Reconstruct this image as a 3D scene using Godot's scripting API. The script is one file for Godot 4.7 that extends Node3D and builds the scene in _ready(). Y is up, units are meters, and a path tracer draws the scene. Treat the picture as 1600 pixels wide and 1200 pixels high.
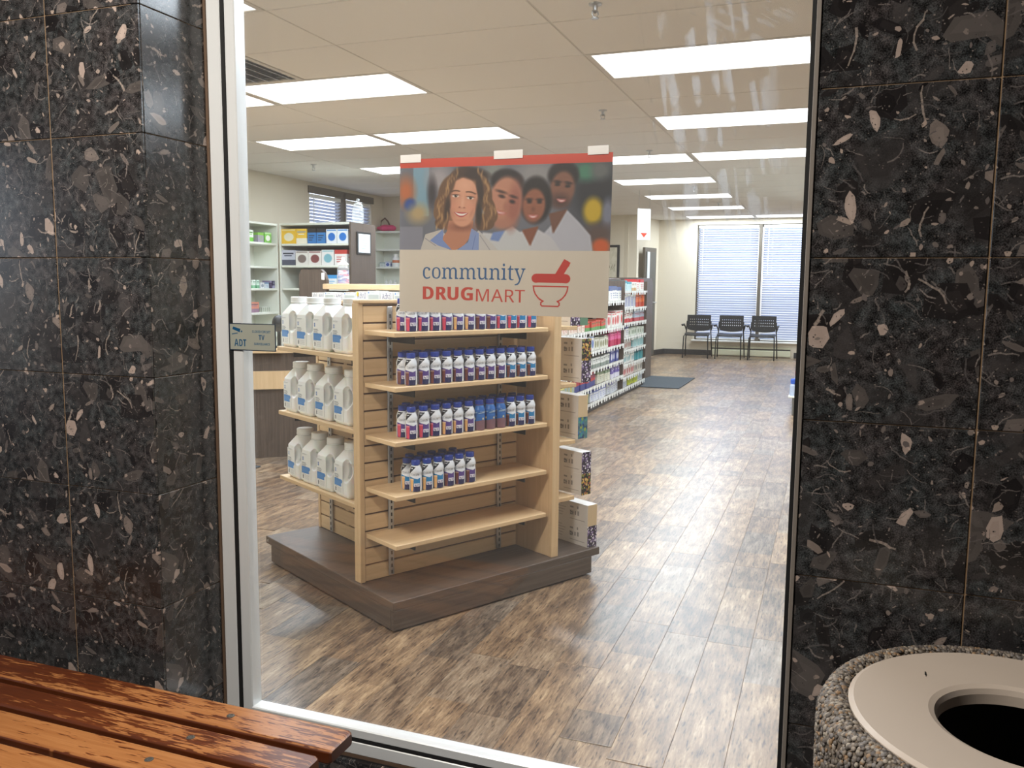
extends Node3D
# Pharmacy shop window seen from a covered walkway: facade, glass, shop interior behind it.
# x to the east along the facade, z towards the walkway, shop floor at y = 0, walkway paving at y = -0.2.

const EYE := 1.27
const CEIL := 2.557
const WALK := -0.2
const FRONT := -1.703      # face of the stone tiles
const PANE := -1.955       # glass
const TURN := 60.9         # turn of the island display, degrees
const ISLE := Vector3(-1.4461, 0, -2.6583)

var rng := RandomNumberGenerator.new()
var mats := {}
var meshes := {}
var used_names := {}
var sans: Font
var sans_bold: Font
var serif: Font

# ------------------------------------------------------------------ light and camera
func set_stage() -> void:
	var cam := Camera3D.new()
	cam.name = "camera"
	add_child(cam)
	var b := Basis(Vector3.UP, deg_to_rad(20.4427)) * Basis(Vector3.RIGHT, deg_to_rad(-6.5426)) * Basis(Vector3.BACK, deg_to_rad(0.5103))
	cam.transform = Transform3D(b, Vector3(0, EYE, 0))
	cam.fov = 2.0 * rad_to_deg(atan(600.0 / 1328.1))
	cam.near = 0.02
	cam.far = 200.0
	cam.current = true
	var env := Environment.new()
	var sky := Sky.new()
	var sm := ProceduralSkyMaterial.new()
	sm.sky_top_color = Color(0.80, 0.86, 0.95)
	sm.sky_horizon_color = Color(0.90, 0.93, 0.97)
	sm.ground_horizon_color = Color(0.66, 0.67, 0.68)
	sm.ground_bottom_color = Color(0.55, 0.55, 0.55)
	sm.sun_angle_max = 0.0
	sky.sky_material = sm
	env.background_mode = Environment.BG_SKY
	env.sky = sky
	env.background_energy_multiplier = 3.2
	env.tonemap_mode = Environment.TONE_MAPPER_LINEAR
	env.tonemap_exposure = 1.0
	env.sdfgi_enabled = true
	env.ssao_enabled = true
	env.ssil_enabled = true
	var we := WorldEnvironment.new()
	we.name = "environment"
	we.environment = env
	add_child(we)

const TROFFER_ENERGY := 4.0
const TROFFER_GLOW := 2.2
const SOFFIT_ENERGY := 9.0

# ------------------------------------------------------------------ naming
func numbered(called: String) -> String:
	if not used_names.has(called):
		used_names[called] = 0
		return called
	used_names[called] += 1
	return "%s_%03d" % [called, used_names[called]]

func tag(o: Node, label: String, category: String, group := "", kind := "") -> Node:
	if label: o.set_meta("label", label)
	if category: o.set_meta("category", category)
	if group: o.set_meta("group", group)
	if kind: o.set_meta("kind", kind)
	return o

func thing(called: String, label: String, category: String, at := Vector3.ZERO, turn := 0.0, group := "") -> Node3D:
	var o := Node3D.new()
	o.name = numbered(called)
	add_child(o)
	o.position = at
	o.rotation.y = deg_to_rad(turn)
	tag(o, label, category, group)
	return o

func part(parent: Node, called: String, mesh: Mesh, mat: Material, at := Vector3.ZERO, basis := Basis.IDENTITY) -> MeshInstance3D:
	var o := MeshInstance3D.new()
	o.mesh = mesh
	if mat: o.material_override = mat
	o.transform = Transform3D(basis, at)
	o.cast_shadow = GeometryInstance3D.SHADOW_CASTING_SETTING_ON
	if parent == self:
		o.name = numbered(called)
		add_child(o)
	else:
		o.name = called
		parent.add_child(o, true)
	return o

func solid(called: String, mesh: Mesh, mat: Material, at := Vector3.ZERO, basis := Basis.IDENTITY) -> MeshInstance3D:
	var o := part(self, called, mesh, mat, at, basis)
	o.set_meta("kind", "structure")
	return o

func single(called: String, mesh: Mesh, mat: Material, at: Vector3, basis: Basis, label: String, category: String, group := "") -> MeshInstance3D:
	var o := part(self, called, mesh, mat, at, basis)
	tag(o, label, category, group)
	return o

func copy(o: Node3D, at: Vector3, turn: float, label := "", group := "") -> Node3D:
	var base: String = o.get_meta("kind_name") if o.has_meta("kind_name") else String(o.name)
	var c: Node3D = o.duplicate()
	c.name = numbered(base)
	add_child(c)
	c.position = at
	c.rotation.y = deg_to_rad(turn)
	if label: c.set_meta("label", label)
	if group: c.set_meta("group", group)
	return c

func yb(deg: float) -> Basis:
	return Basis(Vector3.UP, deg_to_rad(deg))

func isle(u: float, y: float, v: float) -> Vector3:
	return ISLE + yb(TURN) * Vector3(u, y, -v)

# ------------------------------------------------------------------ materials
func mat(called: String, col: Color, rough := 0.6, metal := 0.0, tex: Texture2D = null, spec := 0.5) -> StandardMaterial3D:
	if mats.has(called): return mats[called]
	var m := StandardMaterial3D.new()
	m.resource_name = called
	m.albedo_color = col
	m.roughness = rough
	m.metallic = metal
	m.metallic_specular = spec
	if tex: m.albedo_texture = tex
	mats[called] = m
	return m

func tex(img: Image) -> ImageTexture:
	img.generate_mipmaps()
	return ImageTexture.create_from_image(img)

func noise_image(w: int, h: int, freq: float, seed_: int, sx := 1.0, sy := 1.0, type := FastNoiseLite.TYPE_SIMPLEX_SMOOTH, oct := 4) -> PackedByteArray:
	var n := FastNoiseLite.new()
	n.seed = seed_
	n.noise_type = type
	n.frequency = freq
	n.fractal_octaves = oct
	var iw := maxi(8, int(w * sx))
	var ih := maxi(8, int(h * sy))
	var im := n.get_image(iw, ih, false, false, true)
	im.convert(Image.FORMAT_L8)
	if iw != w or ih != h: im.resize(w, h, Image.INTERPOLATE_CUBIC)
	return im.get_data()

func bump(m: StandardMaterial3D, img: Image, cm: float) -> void:
	m.heightmap_enabled = true
	m.heightmap_texture = ImageTexture.create_from_image(img)
	m.heightmap_scale = cm

# ------------------------------------------------------------------ painting
func blend_px(img: Image, x: int, y: int, c: Color, a: float) -> void:
	if a <= 0.0: return
	img.set_pixel(x, y, img.get_pixel(x, y).lerp(c, a))

func ell(img: Image, cx: float, cy: float, rx: float, ry: float, c: Color, soft := 0.1, rot := 0.0, alpha := 1.0, clip := Rect2i(0, 0, 0, 0)) -> void:
	var r := maxf(rx, ry) * (1.0 + soft)
	var box := clip if clip.size.x > 0 else Rect2i(0, 0, img.get_width(), img.get_height())
	var ca := cos(rot)
	var sa := sin(rot)
	for y in range(maxi(box.position.y, int(cy - r)), mini(box.end.y, int(cy + r) + 1)):
		for x in range(maxi(box.position.x, int(cx - r)), mini(box.end.x, int(cx + r) + 1)):
			var dx := x - cx
			var dy := y - cy
			var ex := (dx * ca + dy * sa) / rx
			var ey := (-dx * sa + dy * ca) / ry
			var d := sqrt(ex * ex + ey * ey)
			if d < 1.0 + soft:
				blend_px(img, x, y, c, alpha * clampf((1.0 + soft - d) / (2.0 * soft + 0.0001), 0.0, 1.0))

func poly(img: Image, pts: PackedVector2Array, c: Color, alpha := 1.0) -> void:
	var y0 := 1e9
	var y1 := -1e9
	for p in pts:
		y0 = minf(y0, p.y)
		y1 = maxf(y1, p.y)
	var w := img.get_width()
	for y in range(maxi(0, int(y0)), mini(img.get_height() - 1, int(ceil(y1))) + 1):
		var xs := []
		var yc := y + 0.5
		for i in pts.size():
			var a := pts[i]
			var b := pts[(i + 1) % pts.size()]
			if (a.y <= yc) != (b.y <= yc):
				xs.append(a.x + (yc - a.y) / (b.y - a.y) * (b.x - a.x))
		xs.sort()
		for k in range(0, xs.size() - 1, 2):
			var xa := maxi(0, int(round(xs[k])))
			var xb := mini(w, int(round(xs[k + 1])))
			if xb > xa:
				if alpha >= 1.0:
					img.fill_rect(Rect2i(xa, y, xb - xa, 1), c)
				else:
					for x in range(xa, xb): blend_px(img, x, y, c, alpha)

func line(img: Image, a: Vector2, b: Vector2, wdt: float, c: Color, alpha := 1.0) -> void:
	var d := (b - a).normalized() * wdt * 0.5
	var n := Vector2(-d.y, d.x)
	poly(img, PackedVector2Array([a - d + n, b + d + n, b + d - n, a - d - n]), c, alpha)

func curve(img: Image, pts: Array, wdt: float, c: Color, alpha := 1.0) -> void:
	for i in pts.size() - 1: line(img, pts[i], pts[i + 1], wdt, c, alpha)

func letters(img: Image, text: String, font: Font, x0: float, base: float, x1: float, cap_h: float, c: Color) -> void:
	# writes text with its baseline at y = base, fitted between x0 and x1, capital-A height cap_h
	var tm := TextMesh.new()
	tm.font = font
	tm.font_size = 64
	tm.pixel_size = 1.0
	tm.depth = 0.0
	tm.curve_step = 4.0
	tm.text = text
	tm.horizontal_alignment = HORIZONTAL_ALIGNMENT_LEFT
	var arr := tm.get_mesh_arrays()
	if arr.is_empty() or arr[Mesh.ARRAY_VERTEX] == null: return
	var ref := TextMesh.new()
	ref.font = font
	ref.font_size = 64
	ref.pixel_size = 1.0
	ref.depth = 0.0
	ref.text = "E"
	var rv: PackedVector3Array = ref.get_mesh_arrays()[Mesh.ARRAY_VERTEX]
	var ry0 := 1e9
	var ry1 := -1e9
	for p in rv:
		ry0 = minf(ry0, p.y)
		ry1 = maxf(ry1, p.y)
	var v: PackedVector3Array = arr[Mesh.ARRAY_VERTEX]
	var ix = arr[Mesh.ARRAY_INDEX]
	var vx0 := 1e9
	var vx1 := -1e9
	for p in v:
		vx0 = minf(vx0, p.x)
		vx1 = maxf(vx1, p.x)
	var kx := (x1 - x0) / maxf(0.001, vx1 - vx0)
	var ky := cap_h / maxf(0.001, ry1 - ry0)
	var n: int = ix.size() if ix != null else v.size()
	for t in range(0, n, 3):
		var q := PackedVector2Array()
		for k in 3:
			var p: Vector3 = v[ix[t + k]] if ix != null else v[t + k]
			q.append(Vector2(x0 + (p.x - vx0) * kx, base - (p.y - ry0) * ky))
		poly(img, q, c)

# ------------------------------------------------------------------ mesh building
class MB:
	var v := PackedVector3Array()
	var n := PackedVector3Array()
	var t := PackedVector2Array()
	var c := PackedColorArray()
	var tint := Color.WHITE
	var tinted := false
	func tri(a: Vector3, b: Vector3, d: Vector3, na: Vector3, nb: Vector3, nd: Vector3, ta := Vector2.ZERO, tb := Vector2.ZERO, td := Vector2.ZERO) -> void:
		if (b - a).cross(d - a).dot(na + nb + nd) > 0.0:
			v.append_array([a, d, b]); n.append_array([na, nd, nb]); t.append_array([ta, td, tb])
		else:
			v.append_array([a, b, d]); n.append_array([na, nb, nd]); t.append_array([ta, tb, td])
		if tinted: c.append_array([tint, tint, tint])
	func quad(a: Vector3, b: Vector3, d: Vector3, e: Vector3, nn: Vector3, ta := Vector2(0, 0), tb := Vector2(1, 0), td := Vector2(1, 1), te := Vector2(0, 1)) -> void:
		tri(a, b, d, nn, nn, nn, ta, tb, td)
		tri(a, d, e, nn, nn, nn, ta, td, te)
	func add_to(m: ArrayMesh, material: Material = null) -> void:
		var a := []
		a.resize(Mesh.ARRAY_MAX)
		a[Mesh.ARRAY_VERTEX] = v
		a[Mesh.ARRAY_NORMAL] = n
		a[Mesh.ARRAY_TEX_UV] = t
		if tinted: a[Mesh.ARRAY_COLOR] = c
		m.add_surface_from_arrays(Mesh.PRIMITIVE_TRIANGLES, a)
		if material: m.surface_set_material(m.get_surface_count() - 1, material)
	func done() -> ArrayMesh:
		var m := ArrayMesh.new()
		add_to(m)
		return m
	# box with chamfered edges; uv: metres along the grain (longest side = v), or a rectangle of a picture
	func box(s: Vector3, b := 0.0, at := Vector3.ZERO, ofs := Vector2.ZERO, rect := Rect2(0, 0, 0, 0), basis := Basis.IDENTITY, face := -1) -> void:
		var h := s * 0.5
		var g := 0
		if s.y > s[g]: g = 1
		if s.z > s[g]: g = 2
		b = minf(b, minf(h.x, minf(h.y, h.z)) * 0.9)
		var uv := func(p: Vector3, ax: int) -> Vector2:
			if rect.size.x > 0.0 and (face < 0 or face == ax):
				var q := Vector2.ZERO
				if ax == 2: q = Vector2(p.x / s.x + 0.5, 0.5 - p.y / s.y)
				elif ax == 1: q = Vector2(p.x / s.x + 0.5, p.z / s.z + 0.5)
				else: q = Vector2(p.z / s.z + 0.5, 0.5 - p.y / s.y)
				return rect.position + q * rect.size
			if rect.size.x > 0.0 and face == 2: return rect.position + Vector2(p.x / s.x + 0.5, 0.5 - p.y / s.y) * rect.size
			if rect.size.x > 0.0: return rect.position + Vector2(p.x / s.x + 0.5, p.z / s.z + 0.5) * rect.size
			var o1 := (ax + 1) % 3
			var o2 := (ax + 2) % 3
			if o1 == g: return Vector2(p[o2], p[o1]) + ofs
			return Vector2(p[o1], p[o2]) + ofs
		for ax in 3:
			var o1 := (ax + 1) % 3
			var o2 := (ax + 2) % 3
			for sg in [-1.0, 1.0]:
				var nn := Vector3.ZERO
				nn[ax] = sg
				var q := []
				for k in [[-1, -1], [1, -1], [1, 1], [-1, 1]]:
					var p := Vector3.ZERO
					p[ax] = h[ax] * sg
					p[o1] = (h[o1] - b) * k[0]
					p[o2] = (h[o2] - b) * k[1]
					q.append(p)
				quad(at + basis * q[0], at + basis * q[1], at + basis * q[2], at + basis * q[3], basis * nn, uv.call(q[0], ax), uv.call(q[1], ax), uv.call(q[2], ax), uv.call(q[3], ax))
		if b <= 0.0: return
		for ax in 3:      # edges parallel to ax
			var o1 := (ax + 1) % 3
			var o2 := (ax + 2) % 3
			for s1 in [-1.0, 1.0]:
				for s2 in [-1.0, 1.0]:
					var q := []
					for e in [[-1, 0], [1, 0], [1, 1], [-1, 1]]:
						var p := Vector3.ZERO
						p[ax] = (h[ax] - b) * e[0]
						p[o1] = s1 * (h[o1] - (b if e[1] else 0.0))
						p[o2] = s2 * (h[o2] - (0.0 if e[1] else b))
						q.append(p)
					var nn := Vector3.ZERO
					nn[o1] = s1
					nn[o2] = s2
					nn = nn.normalized()
					quad(at + basis * q[0], at + basis * q[1], at + basis * q[2], at + basis * q[3], basis * nn, uv.call(q[0], o1), uv.call(q[1], o1), uv.call(q[2], o1), uv.call(q[3], o1))
		for sx in [-1.0, 1.0]:
			for sy in [-1.0, 1.0]:
				for sz in [-1.0, 1.0]:
					var sg := Vector3(sx, sy, sz)
					var q := []
					for k in 3:
						var p := sg * (h - Vector3(b, b, b))
						p[k] = sg[k] * h[k]
						q.append(p)
					var nn := sg.normalized()
					tri(at + basis * q[0], at + basis * q[1], at + basis * q[2], basis * nn, basis * nn, basis * nn, uv.call(q[0], 0), uv.call(q[1], 0), uv.call(q[2], 0))
	# surface of revolution about y; profile of (r, y); u = 0.5 faces +z
	func lathe(prof: Array, seg := 20, at := Vector3.ZERO, v0 := 0.0, v1 := 0.0, basis := Basis.IDENTITY) -> void:
		for i in prof.size() - 1:
			var p: Vector2 = prof[i]
			var q: Vector2 = prof[i + 1]
			var d := q - p
			if d.length() < 1e-6: continue
			var np := Vector2(d.y, -d.x).normalized()
			for k in seg:
				var a0 := TAU * k / seg
				var a1 := TAU * (k + 1) / seg
				var d0 := Vector3(-sin(a0), 0, -cos(a0))
				var d1 := Vector3(-sin(a1), 0, -cos(a1))
				var n0 := basis * Vector3(d0.x * np.x, np.y, d0.z * np.x)
				var n1 := basis * Vector3(d1.x * np.x, np.y, d1.z * np.x)
				var y0 := 1.0 - (p.y - v0) / maxf(1e-5, v1 - v0)
				var y1 := 1.0 - (q.y - v0) / maxf(1e-5, v1 - v0)
				var u0 := float(k) / seg
				var u1 := float(k + 1) / seg
				var A := at + basis * (d0 * p.x + Vector3(0, p.y, 0))
				var B := at + basis * (d1 * p.x + Vector3(0, p.y, 0))
				var C := at + basis * (d1 * q.x + Vector3(0, q.y, 0))
				var D := at + basis * (d0 * q.x + Vector3(0, q.y, 0))
				if p.x > 1e-5: tri(A, B, C, n0, n1, n1, Vector2(u0, y0), Vector2(u1, y0), Vector2(u1, y1))
				if q.x > 1e-5: tri(A, C, D, n0, n1, n0, Vector2(u0, y0), Vector2(u1, y1), Vector2(u0, y1))
	func tube(pts: Array, r: float, seg := 8) -> void:
		var rings := []
		for i in pts.size():
			var d: Vector3 = (pts[mini(i + 1, pts.size() - 1)] - pts[maxi(i - 1, 0)]).normalized()
			var s := d.cross(Vector3.UP if absf(d.y) < 0.9 else Vector3.RIGHT).normalized()
			var w := d.cross(s).normalized()
			var ring := []
			for k in seg:
				ring.append(s * cos(TAU * k / seg) + w * sin(TAU * k / seg))
			rings.append(ring)
		for i in pts.size() - 1:
			for k in seg:
				var k2 := (k + 1) % seg
				var A: Vector3 = rings[i][k]
				var B: Vector3 = rings[i][k2]
				var C: Vector3 = rings[i + 1][k2]
				var D: Vector3 = rings[i + 1][k]
				tri(pts[i] + A * r, pts[i] + B * r, pts[i + 1] + C * r, A, B, C)
				tri(pts[i] + A * r, pts[i + 1] + C * r, pts[i + 1] + D * r, A, C, D)
		for e in [0, pts.size() - 1]:
			var nd: Vector3 = (pts[0] - pts[1]).normalized() if e == 0 else (pts[e] - pts[e - 1]).normalized()
			for k in range(1, seg - 1):
				tri(pts[e] + rings[e][0] * r, pts[e] + rings[e][k] * r, pts[e] + rings[e][k + 1] * r, nd, nd, nd)
	# polygon in the x-y plane pulled out along z by depth (centred)
	func slab(pts: PackedVector2Array, depth: float, at := Vector3.ZERO, basis := Basis.IDENTITY, scale_uv := 1.0) -> void:
		var ix := Geometry2D.triangulate_polygon(pts)
		for s in [-0.5, 0.5]:
			for k in range(0, ix.size(), 3):
				var q := []
				for j in 3: q.append(pts[ix[k + j]])
				var nn := basis * Vector3(0, 0, signf(s))
				tri(at + basis * Vector3(q[0].x, q[0].y, s * depth), at + basis * Vector3(q[1].x, q[1].y, s * depth), at + basis * Vector3(q[2].x, q[2].y, s * depth), nn, nn, nn, q[0] * scale_uv, q[1] * scale_uv, q[2] * scale_uv)
		var area := 0.0
		for i in pts.size(): area += pts[i].cross(pts[(i + 1) % pts.size()])
		for i in pts.size():
			var a := pts[i]
			var b := pts[(i + 1) % pts.size()]
			var e := (b - a).normalized() * signf(area)
			var nn := basis * Vector3(e.y, -e.x, 0)
			quad(at + basis * Vector3(a.x, a.y, -0.5 * depth), at + basis * Vector3(b.x, b.y, -0.5 * depth), at + basis * Vector3(b.x, b.y, 0.5 * depth), at + basis * Vector3(a.x, a.y, 0.5 * depth), nn, Vector2(0, a.y), Vector2(0, b.y), Vector2(depth, b.y), Vector2(depth, a.y))

func bx(s: Vector3, b := 0.0, ofs := Vector2.ZERO) -> ArrayMesh:
	var key := "%s/%.4f/%s" % [s, b, ofs]
	if not meshes.has(key):
		var mb := MB.new()
		mb.box(s, b, Vector3.ZERO, ofs)
		meshes[key] = mb.done()
	return meshes[key]

func picbox(s: Vector3, b := 0.0, rect := Rect2(0, 0, 1, 1), face := -1) -> ArrayMesh:
	var key := "pic%s/%.4f/%s/%d" % [s, b, rect, face]
	if not meshes.has(key):
		var mb := MB.new()
		mb.box(s, b, Vector3.ZERO, Vector2.ZERO, rect, Basis.IDENTITY, face)
		meshes[key] = mb.done()
	return meshes[key]

func turned(prof: Array, seg := 20, v0 := 0.0, v1 := 0.0) -> ArrayMesh:
	var mb := MB.new()
	mb.lathe(prof, seg, Vector3.ZERO, v0, v1)
	return mb.done()

func tubed(pts: Array, r: float, seg := 8) -> ArrayMesh:
	var mb := MB.new()
	mb.tube(pts, r, seg)
	return mb.done()

# closed smooth surface of a signed distance function (surface nets)
func nets(f: Callable, lo: Vector3, hi: Vector3, cell: float) -> ArrayMesh:
	var nx := int(ceil((hi.x - lo.x) / cell)) + 1
	var ny := int(ceil((hi.y - lo.y) / cell)) + 1
	var nz := int(ceil((hi.z - lo.z) / cell)) + 1
	var val := PackedFloat32Array()
	val.resize(nx * ny * nz)
	for k in nz:
		for j in ny:
			for i in nx:
				val[i + nx * (j + ny * k)] = f.call(lo + Vector3(i, j, k) * cell)
	var at := {}
	var pts := PackedVector3Array()
	var nrm := PackedVector3Array()
	for k in nz - 1:
		for j in ny - 1:
			for i in nx - 1:
				var s := Vector3.ZERO
				var cnt := 0
				var id0 := i + nx * (j + ny * k)
				for e in 12:
					var ax := e / 4
					var b1 := e & 1
					var b2 := (e >> 1) & 1
					var o := [0, 0, 0]
					o[(ax + 1) % 3] = b1
					o[(ax + 2) % 3] = b2
					var a: float = val[id0 + o[0] + nx * (o[1] + ny * o[2])]
					var q := o.duplicate()
					q[ax] = 1
					var b: float = val[id0 + q[0] + nx * (q[1] + ny * q[2])]
					if (a < 0.0) != (b < 0.0):
						var p := Vector3(o[0], o[1], o[2])
						p[ax] = a / (a - b)
						s += p
						cnt += 1
				if cnt:
					at[id0] = pts.size()
					var w := lo + (Vector3(i, j, k) + s / cnt) * cell
					pts.append(w)
					var e := cell * 0.5
					nrm.append(Vector3(f.call(w + Vector3(e, 0, 0)) - f.call(w - Vector3(e, 0, 0)), f.call(w + Vector3(0, e, 0)) - f.call(w - Vector3(0, e, 0)), f.call(w + Vector3(0, 0, e)) - f.call(w - Vector3(0, 0, e))).normalized())
	var mb := MB.new()
	var step := [1, nx, nx * ny]
	for k in range(1, nz - 1):
		for j in range(1, ny - 1):
			for i in range(1, nx - 1):
				var id := i + nx * (j + ny * k)
				for ax in 3:
					if (val[id] < 0.0) != (val[id + step[ax]] < 0.0):
						var o1: int = step[(ax + 1) % 3]
						var o2: int = step[(ax + 2) % 3]
						var q := [at.get(id - o1 - o2, -1), at.get(id - o2, -1), at.get(id, -1), at.get(id - o1, -1)]
						if q.min() < 0: continue
						mb.tri(pts[q[0]], pts[q[1]], pts[q[2]], nrm[q[0]], nrm[q[1]], nrm[q[2]])
						mb.tri(pts[q[0]], pts[q[2]], pts[q[3]], nrm[q[0]], nrm[q[2]], nrm[q[3]])
	return mb.done()

# ------------------------------------------------------------------ surfaces
func c8(r: int, g: int, b: int) -> Color:
	return Color8(r, g, b)

func floor_material() -> StandardMaterial3D:
	var w := 1152
	var h := 1280
	var coarse := noise_image(w, h, 0.03, 11, 1.0, 0.22)
	var streak := noise_image(w, h, 0.16, 12, 1.0, 0.07)
	var fine := noise_image(w, h, 0.35, 13, 1.0, 0.16, FastNoiseLite.TYPE_SIMPLEX, 2)
	var crack := noise_image(w, h, 0.11, 14, 1.0, 0.13, FastNoiseLite.TYPE_SIMPLEX, 3)
	var lut := []
	var stops := [c8(62, 47, 37), c8(94, 74, 58), c8(128, 103, 79), c8(158, 131, 101), c8(190, 164, 130)]
	for i in 256:
		var f := i / 255.0 * 3.999
		lut.append(stops[int(f)].lerp(stops[int(f) + 1], f - int(f)))
	var tone := []
	var grey := []
	rng.seed = 5
	for i in 24 * 3:
		tone.append(rng.randf_range(-42, 40))
		grey.append(clampf(rng.randf_range(-0.6, 0.5), 0.0, 0.5))
	var out := PackedByteArray()
	out.resize(w * h * 3)
	var breaks := []
	for i in 24: breaks.append([rng.randf_range(0.2, 0.45), rng.randf_range(0.55, 0.85)])
	for y in h:
		var row := y / 640
		var fy := (y % 640) / 640.0
		for x in w:
			var pl := x / 96 + 12 * row
			var seg: int = 0 if fy < breaks[pl][0] else (1 if fy < breaks[pl][1] else 2)
			var i := x + y * w
			var t: float = 128.0 + tone[pl * 3 + seg] + (coarse[i] - 128) * 0.6 + (streak[i] - 128) * 0.42 + (fine[i] - 128) * 0.2
			if crack[i] > 176: t -= (crack[i] - 176) * 2.2
			var c: Color = lut[clampi(int(t), 0, 255)]
			var g: float = grey[pl * 3 + seg] * (0.6 + 0.4 * coarse[i] / 255.0)
			var l := c.r * 0.4 + c.g * 0.45 + c.b * 0.15
			out[i * 3] = int(255.0 * lerpf(c.r, l, g))
			out[i * 3 + 1] = int(255.0 * lerpf(c.g, l * 0.985, g))
			out[i * 3 + 2] = int(255.0 * lerpf(c.b, l * 0.96, g))
	var m := mat("vinyl_plank", Color.WHITE, 0.29, 0.0, tex(Image.create_from_data(w, h, false, Image.FORMAT_RGB8, out)))
	return m

func stone_material() -> StandardMaterial3D:
	var w := 1024
	var a := noise_image(w, w, 0.011, 21)
	var b := noise_image(w, w, 0.05, 22)
	var f := noise_image(w, w, 0.3, 23, 1.0, 1.0, FastNoiseLite.TYPE_SIMPLEX, 3)
	var cell := noise_image(w, w, 0.035, 24, 1.0, 1.0, FastNoiseLite.TYPE_CELLULAR, 2)
	var out := PackedByteArray()
	out.resize(w * w * 3)
	for i in w * w:
		var l := 56.0 + (b[i] - 128) * 0.24 + (f[i] - 128) * 0.24 + (cell[i] - 128) * 0.09
		var k := (a[i] - 128) / 128.0
		out[i * 3] = clampi(int(l * (1.0 + 0.06 * k)), 0, 255)
		out[i * 3 + 1] = clampi(int(l * (0.99 - 0.02 * k)), 0, 255)
		out[i * 3 + 2] = clampi(int(l * (1.0 - 0.03 * k)), 0, 255)
	var img := Image.create_from_data(w, w, false, Image.FORMAT_RGB8, out)
	img.resize(2048, 2048, Image.INTERPOLATE_CUBIC)
	rng.seed = 77
	for n in 130:      # soft grey patches of crushed stone
		clast(img, Vector2(rng.randf() * 2048, rng.randf() * 2048), rng.randf_range(40, 120), rng.randf_range(0.3, 0.8), c8(70, 67, 67).lerp(c8(44, 41, 41), rng.randf()), 0.45, 9)
	for n in 210:      # large dark and grey angular fragments
		var p := Vector2(rng.randf() * 2048, rng.randf() * 2048)
		var dark := rng.randf() < 0.7
		var col := c8(28, 26, 27) if dark else c8(92, 86, 83)
		col = col.lerp(c8(54, 51, 50), rng.randf() * 0.45)
		clast(img, p, rng.randf_range(22, 96), rng.randf_range(0.3, 0.85), col, 0.9, 6)
		if dark and rng.randf() < 0.5:
			vein(img, p, rng.randf_range(40, 120), rng.randf_range(4, 11), c8(158, 144, 134))
	for n in 900:     # grey and cream pebbles and shell bits
		var p := Vector2(rng.randf() * 2048, rng.randf() * 2048)
		var big := rng.randf() < 0.14
		var col := c8(172, 154, 142).lerp(c8(96, 90, 88), rng.randf())
		if big and rng.randf() < 0.4: col = c8(196, 176, 164)
		clast(img, p, rng.randf_range(16, 52) if big else rng.randf_range(4, 14), rng.randf_range(0.22, 0.8), col, 0.8, 8)
	for n in 900:
		vein(img, Vector2(rng.randf() * 2048, rng.randf() * 2048), rng.randf_range(12, 80), rng.randf_range(1.5, 6.0), c8(140, 130, 124).lerp(c8(84, 80, 80), rng.randf()))
	for n in 7000:
		var s := rng.randi_range(2, 5)
		img.fill_rect(Rect2i(rng.randi_range(0, 2043), rng.randi_range(0, 2043), s, rng.randi_range(2, 5)), c8(136, 126, 120).lerp(c8(40, 37, 37), rng.randf() * 1.0))
	return mat("polished_breccia", Color.WHITE, 0.19, 0.0, tex(img))

func clast(img: Image, p: Vector2, r: float, flat: float, col: Color, alpha: float, n: int) -> void:
	var ang := rng.randf() * TAU
	var pts := PackedVector2Array()
	for k in n:
		var a := TAU * (k + rng.randf_range(-0.3, 0.3)) / n
		pts.append(p + Vector2(cos(a) * r, sin(a) * r * flat).rotated(ang) * rng.randf_range(0.65, 1.1))
	if r > 18:
		poly(img, pts, col, alpha)
		var q := PackedVector2Array()
		for k in pts.size(): q.append(p.lerp(pts[k], rng.randf_range(0.35, 0.8)))
		poly(img, q, col.lerp(Color.BLACK if rng.randf() < 0.5 else c8(120, 112, 108), 0.18), 0.6)
	else:
		poly(img, pts, col)

func vein(img: Image, p: Vector2, ln: float, wdt: float, col: Color) -> void:
	var a := rng.randf() * TAU
	var q := p
	for k in 5:
		var nq := q + Vector2(cos(a), sin(a)) * ln / 5.0
		line(img, q, nq, wdt * rng.randf_range(0.5, 1.1), col, 0.75)
		q = nq
		a += rng.randf_range(-0.5, 0.5)

func wood_image(w: int, h: int, lo: Color, hi: Color, seed_: int, ring := 0.05, along := 0.05) -> Image:
	# grain runs along y
	var a := noise_image(w, h, ring, seed_, 1.0, along)
	var b := noise_image(w, h, 0.3, seed_ + 1, 1.0, 0.04, FastNoiseLite.TYPE_SIMPLEX, 2)
	var out := PackedByteArray()
	out.resize(w * h * 3)
	for i in w * h:
		var t := clampf(a[i] / 255.0 * 0.72 + b[i] / 255.0 * 0.28, 0.0, 1.0)
		var c := lo.lerp(hi, t)
		out[i * 3] = int(c.r * 255.0)
		out[i * 3 + 1] = int(c.g * 255.0)
		out[i * 3 + 2] = int(c.b * 255.0)
	return Image.create_from_data(w, h, false, Image.FORMAT_RGB8, out)

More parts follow.
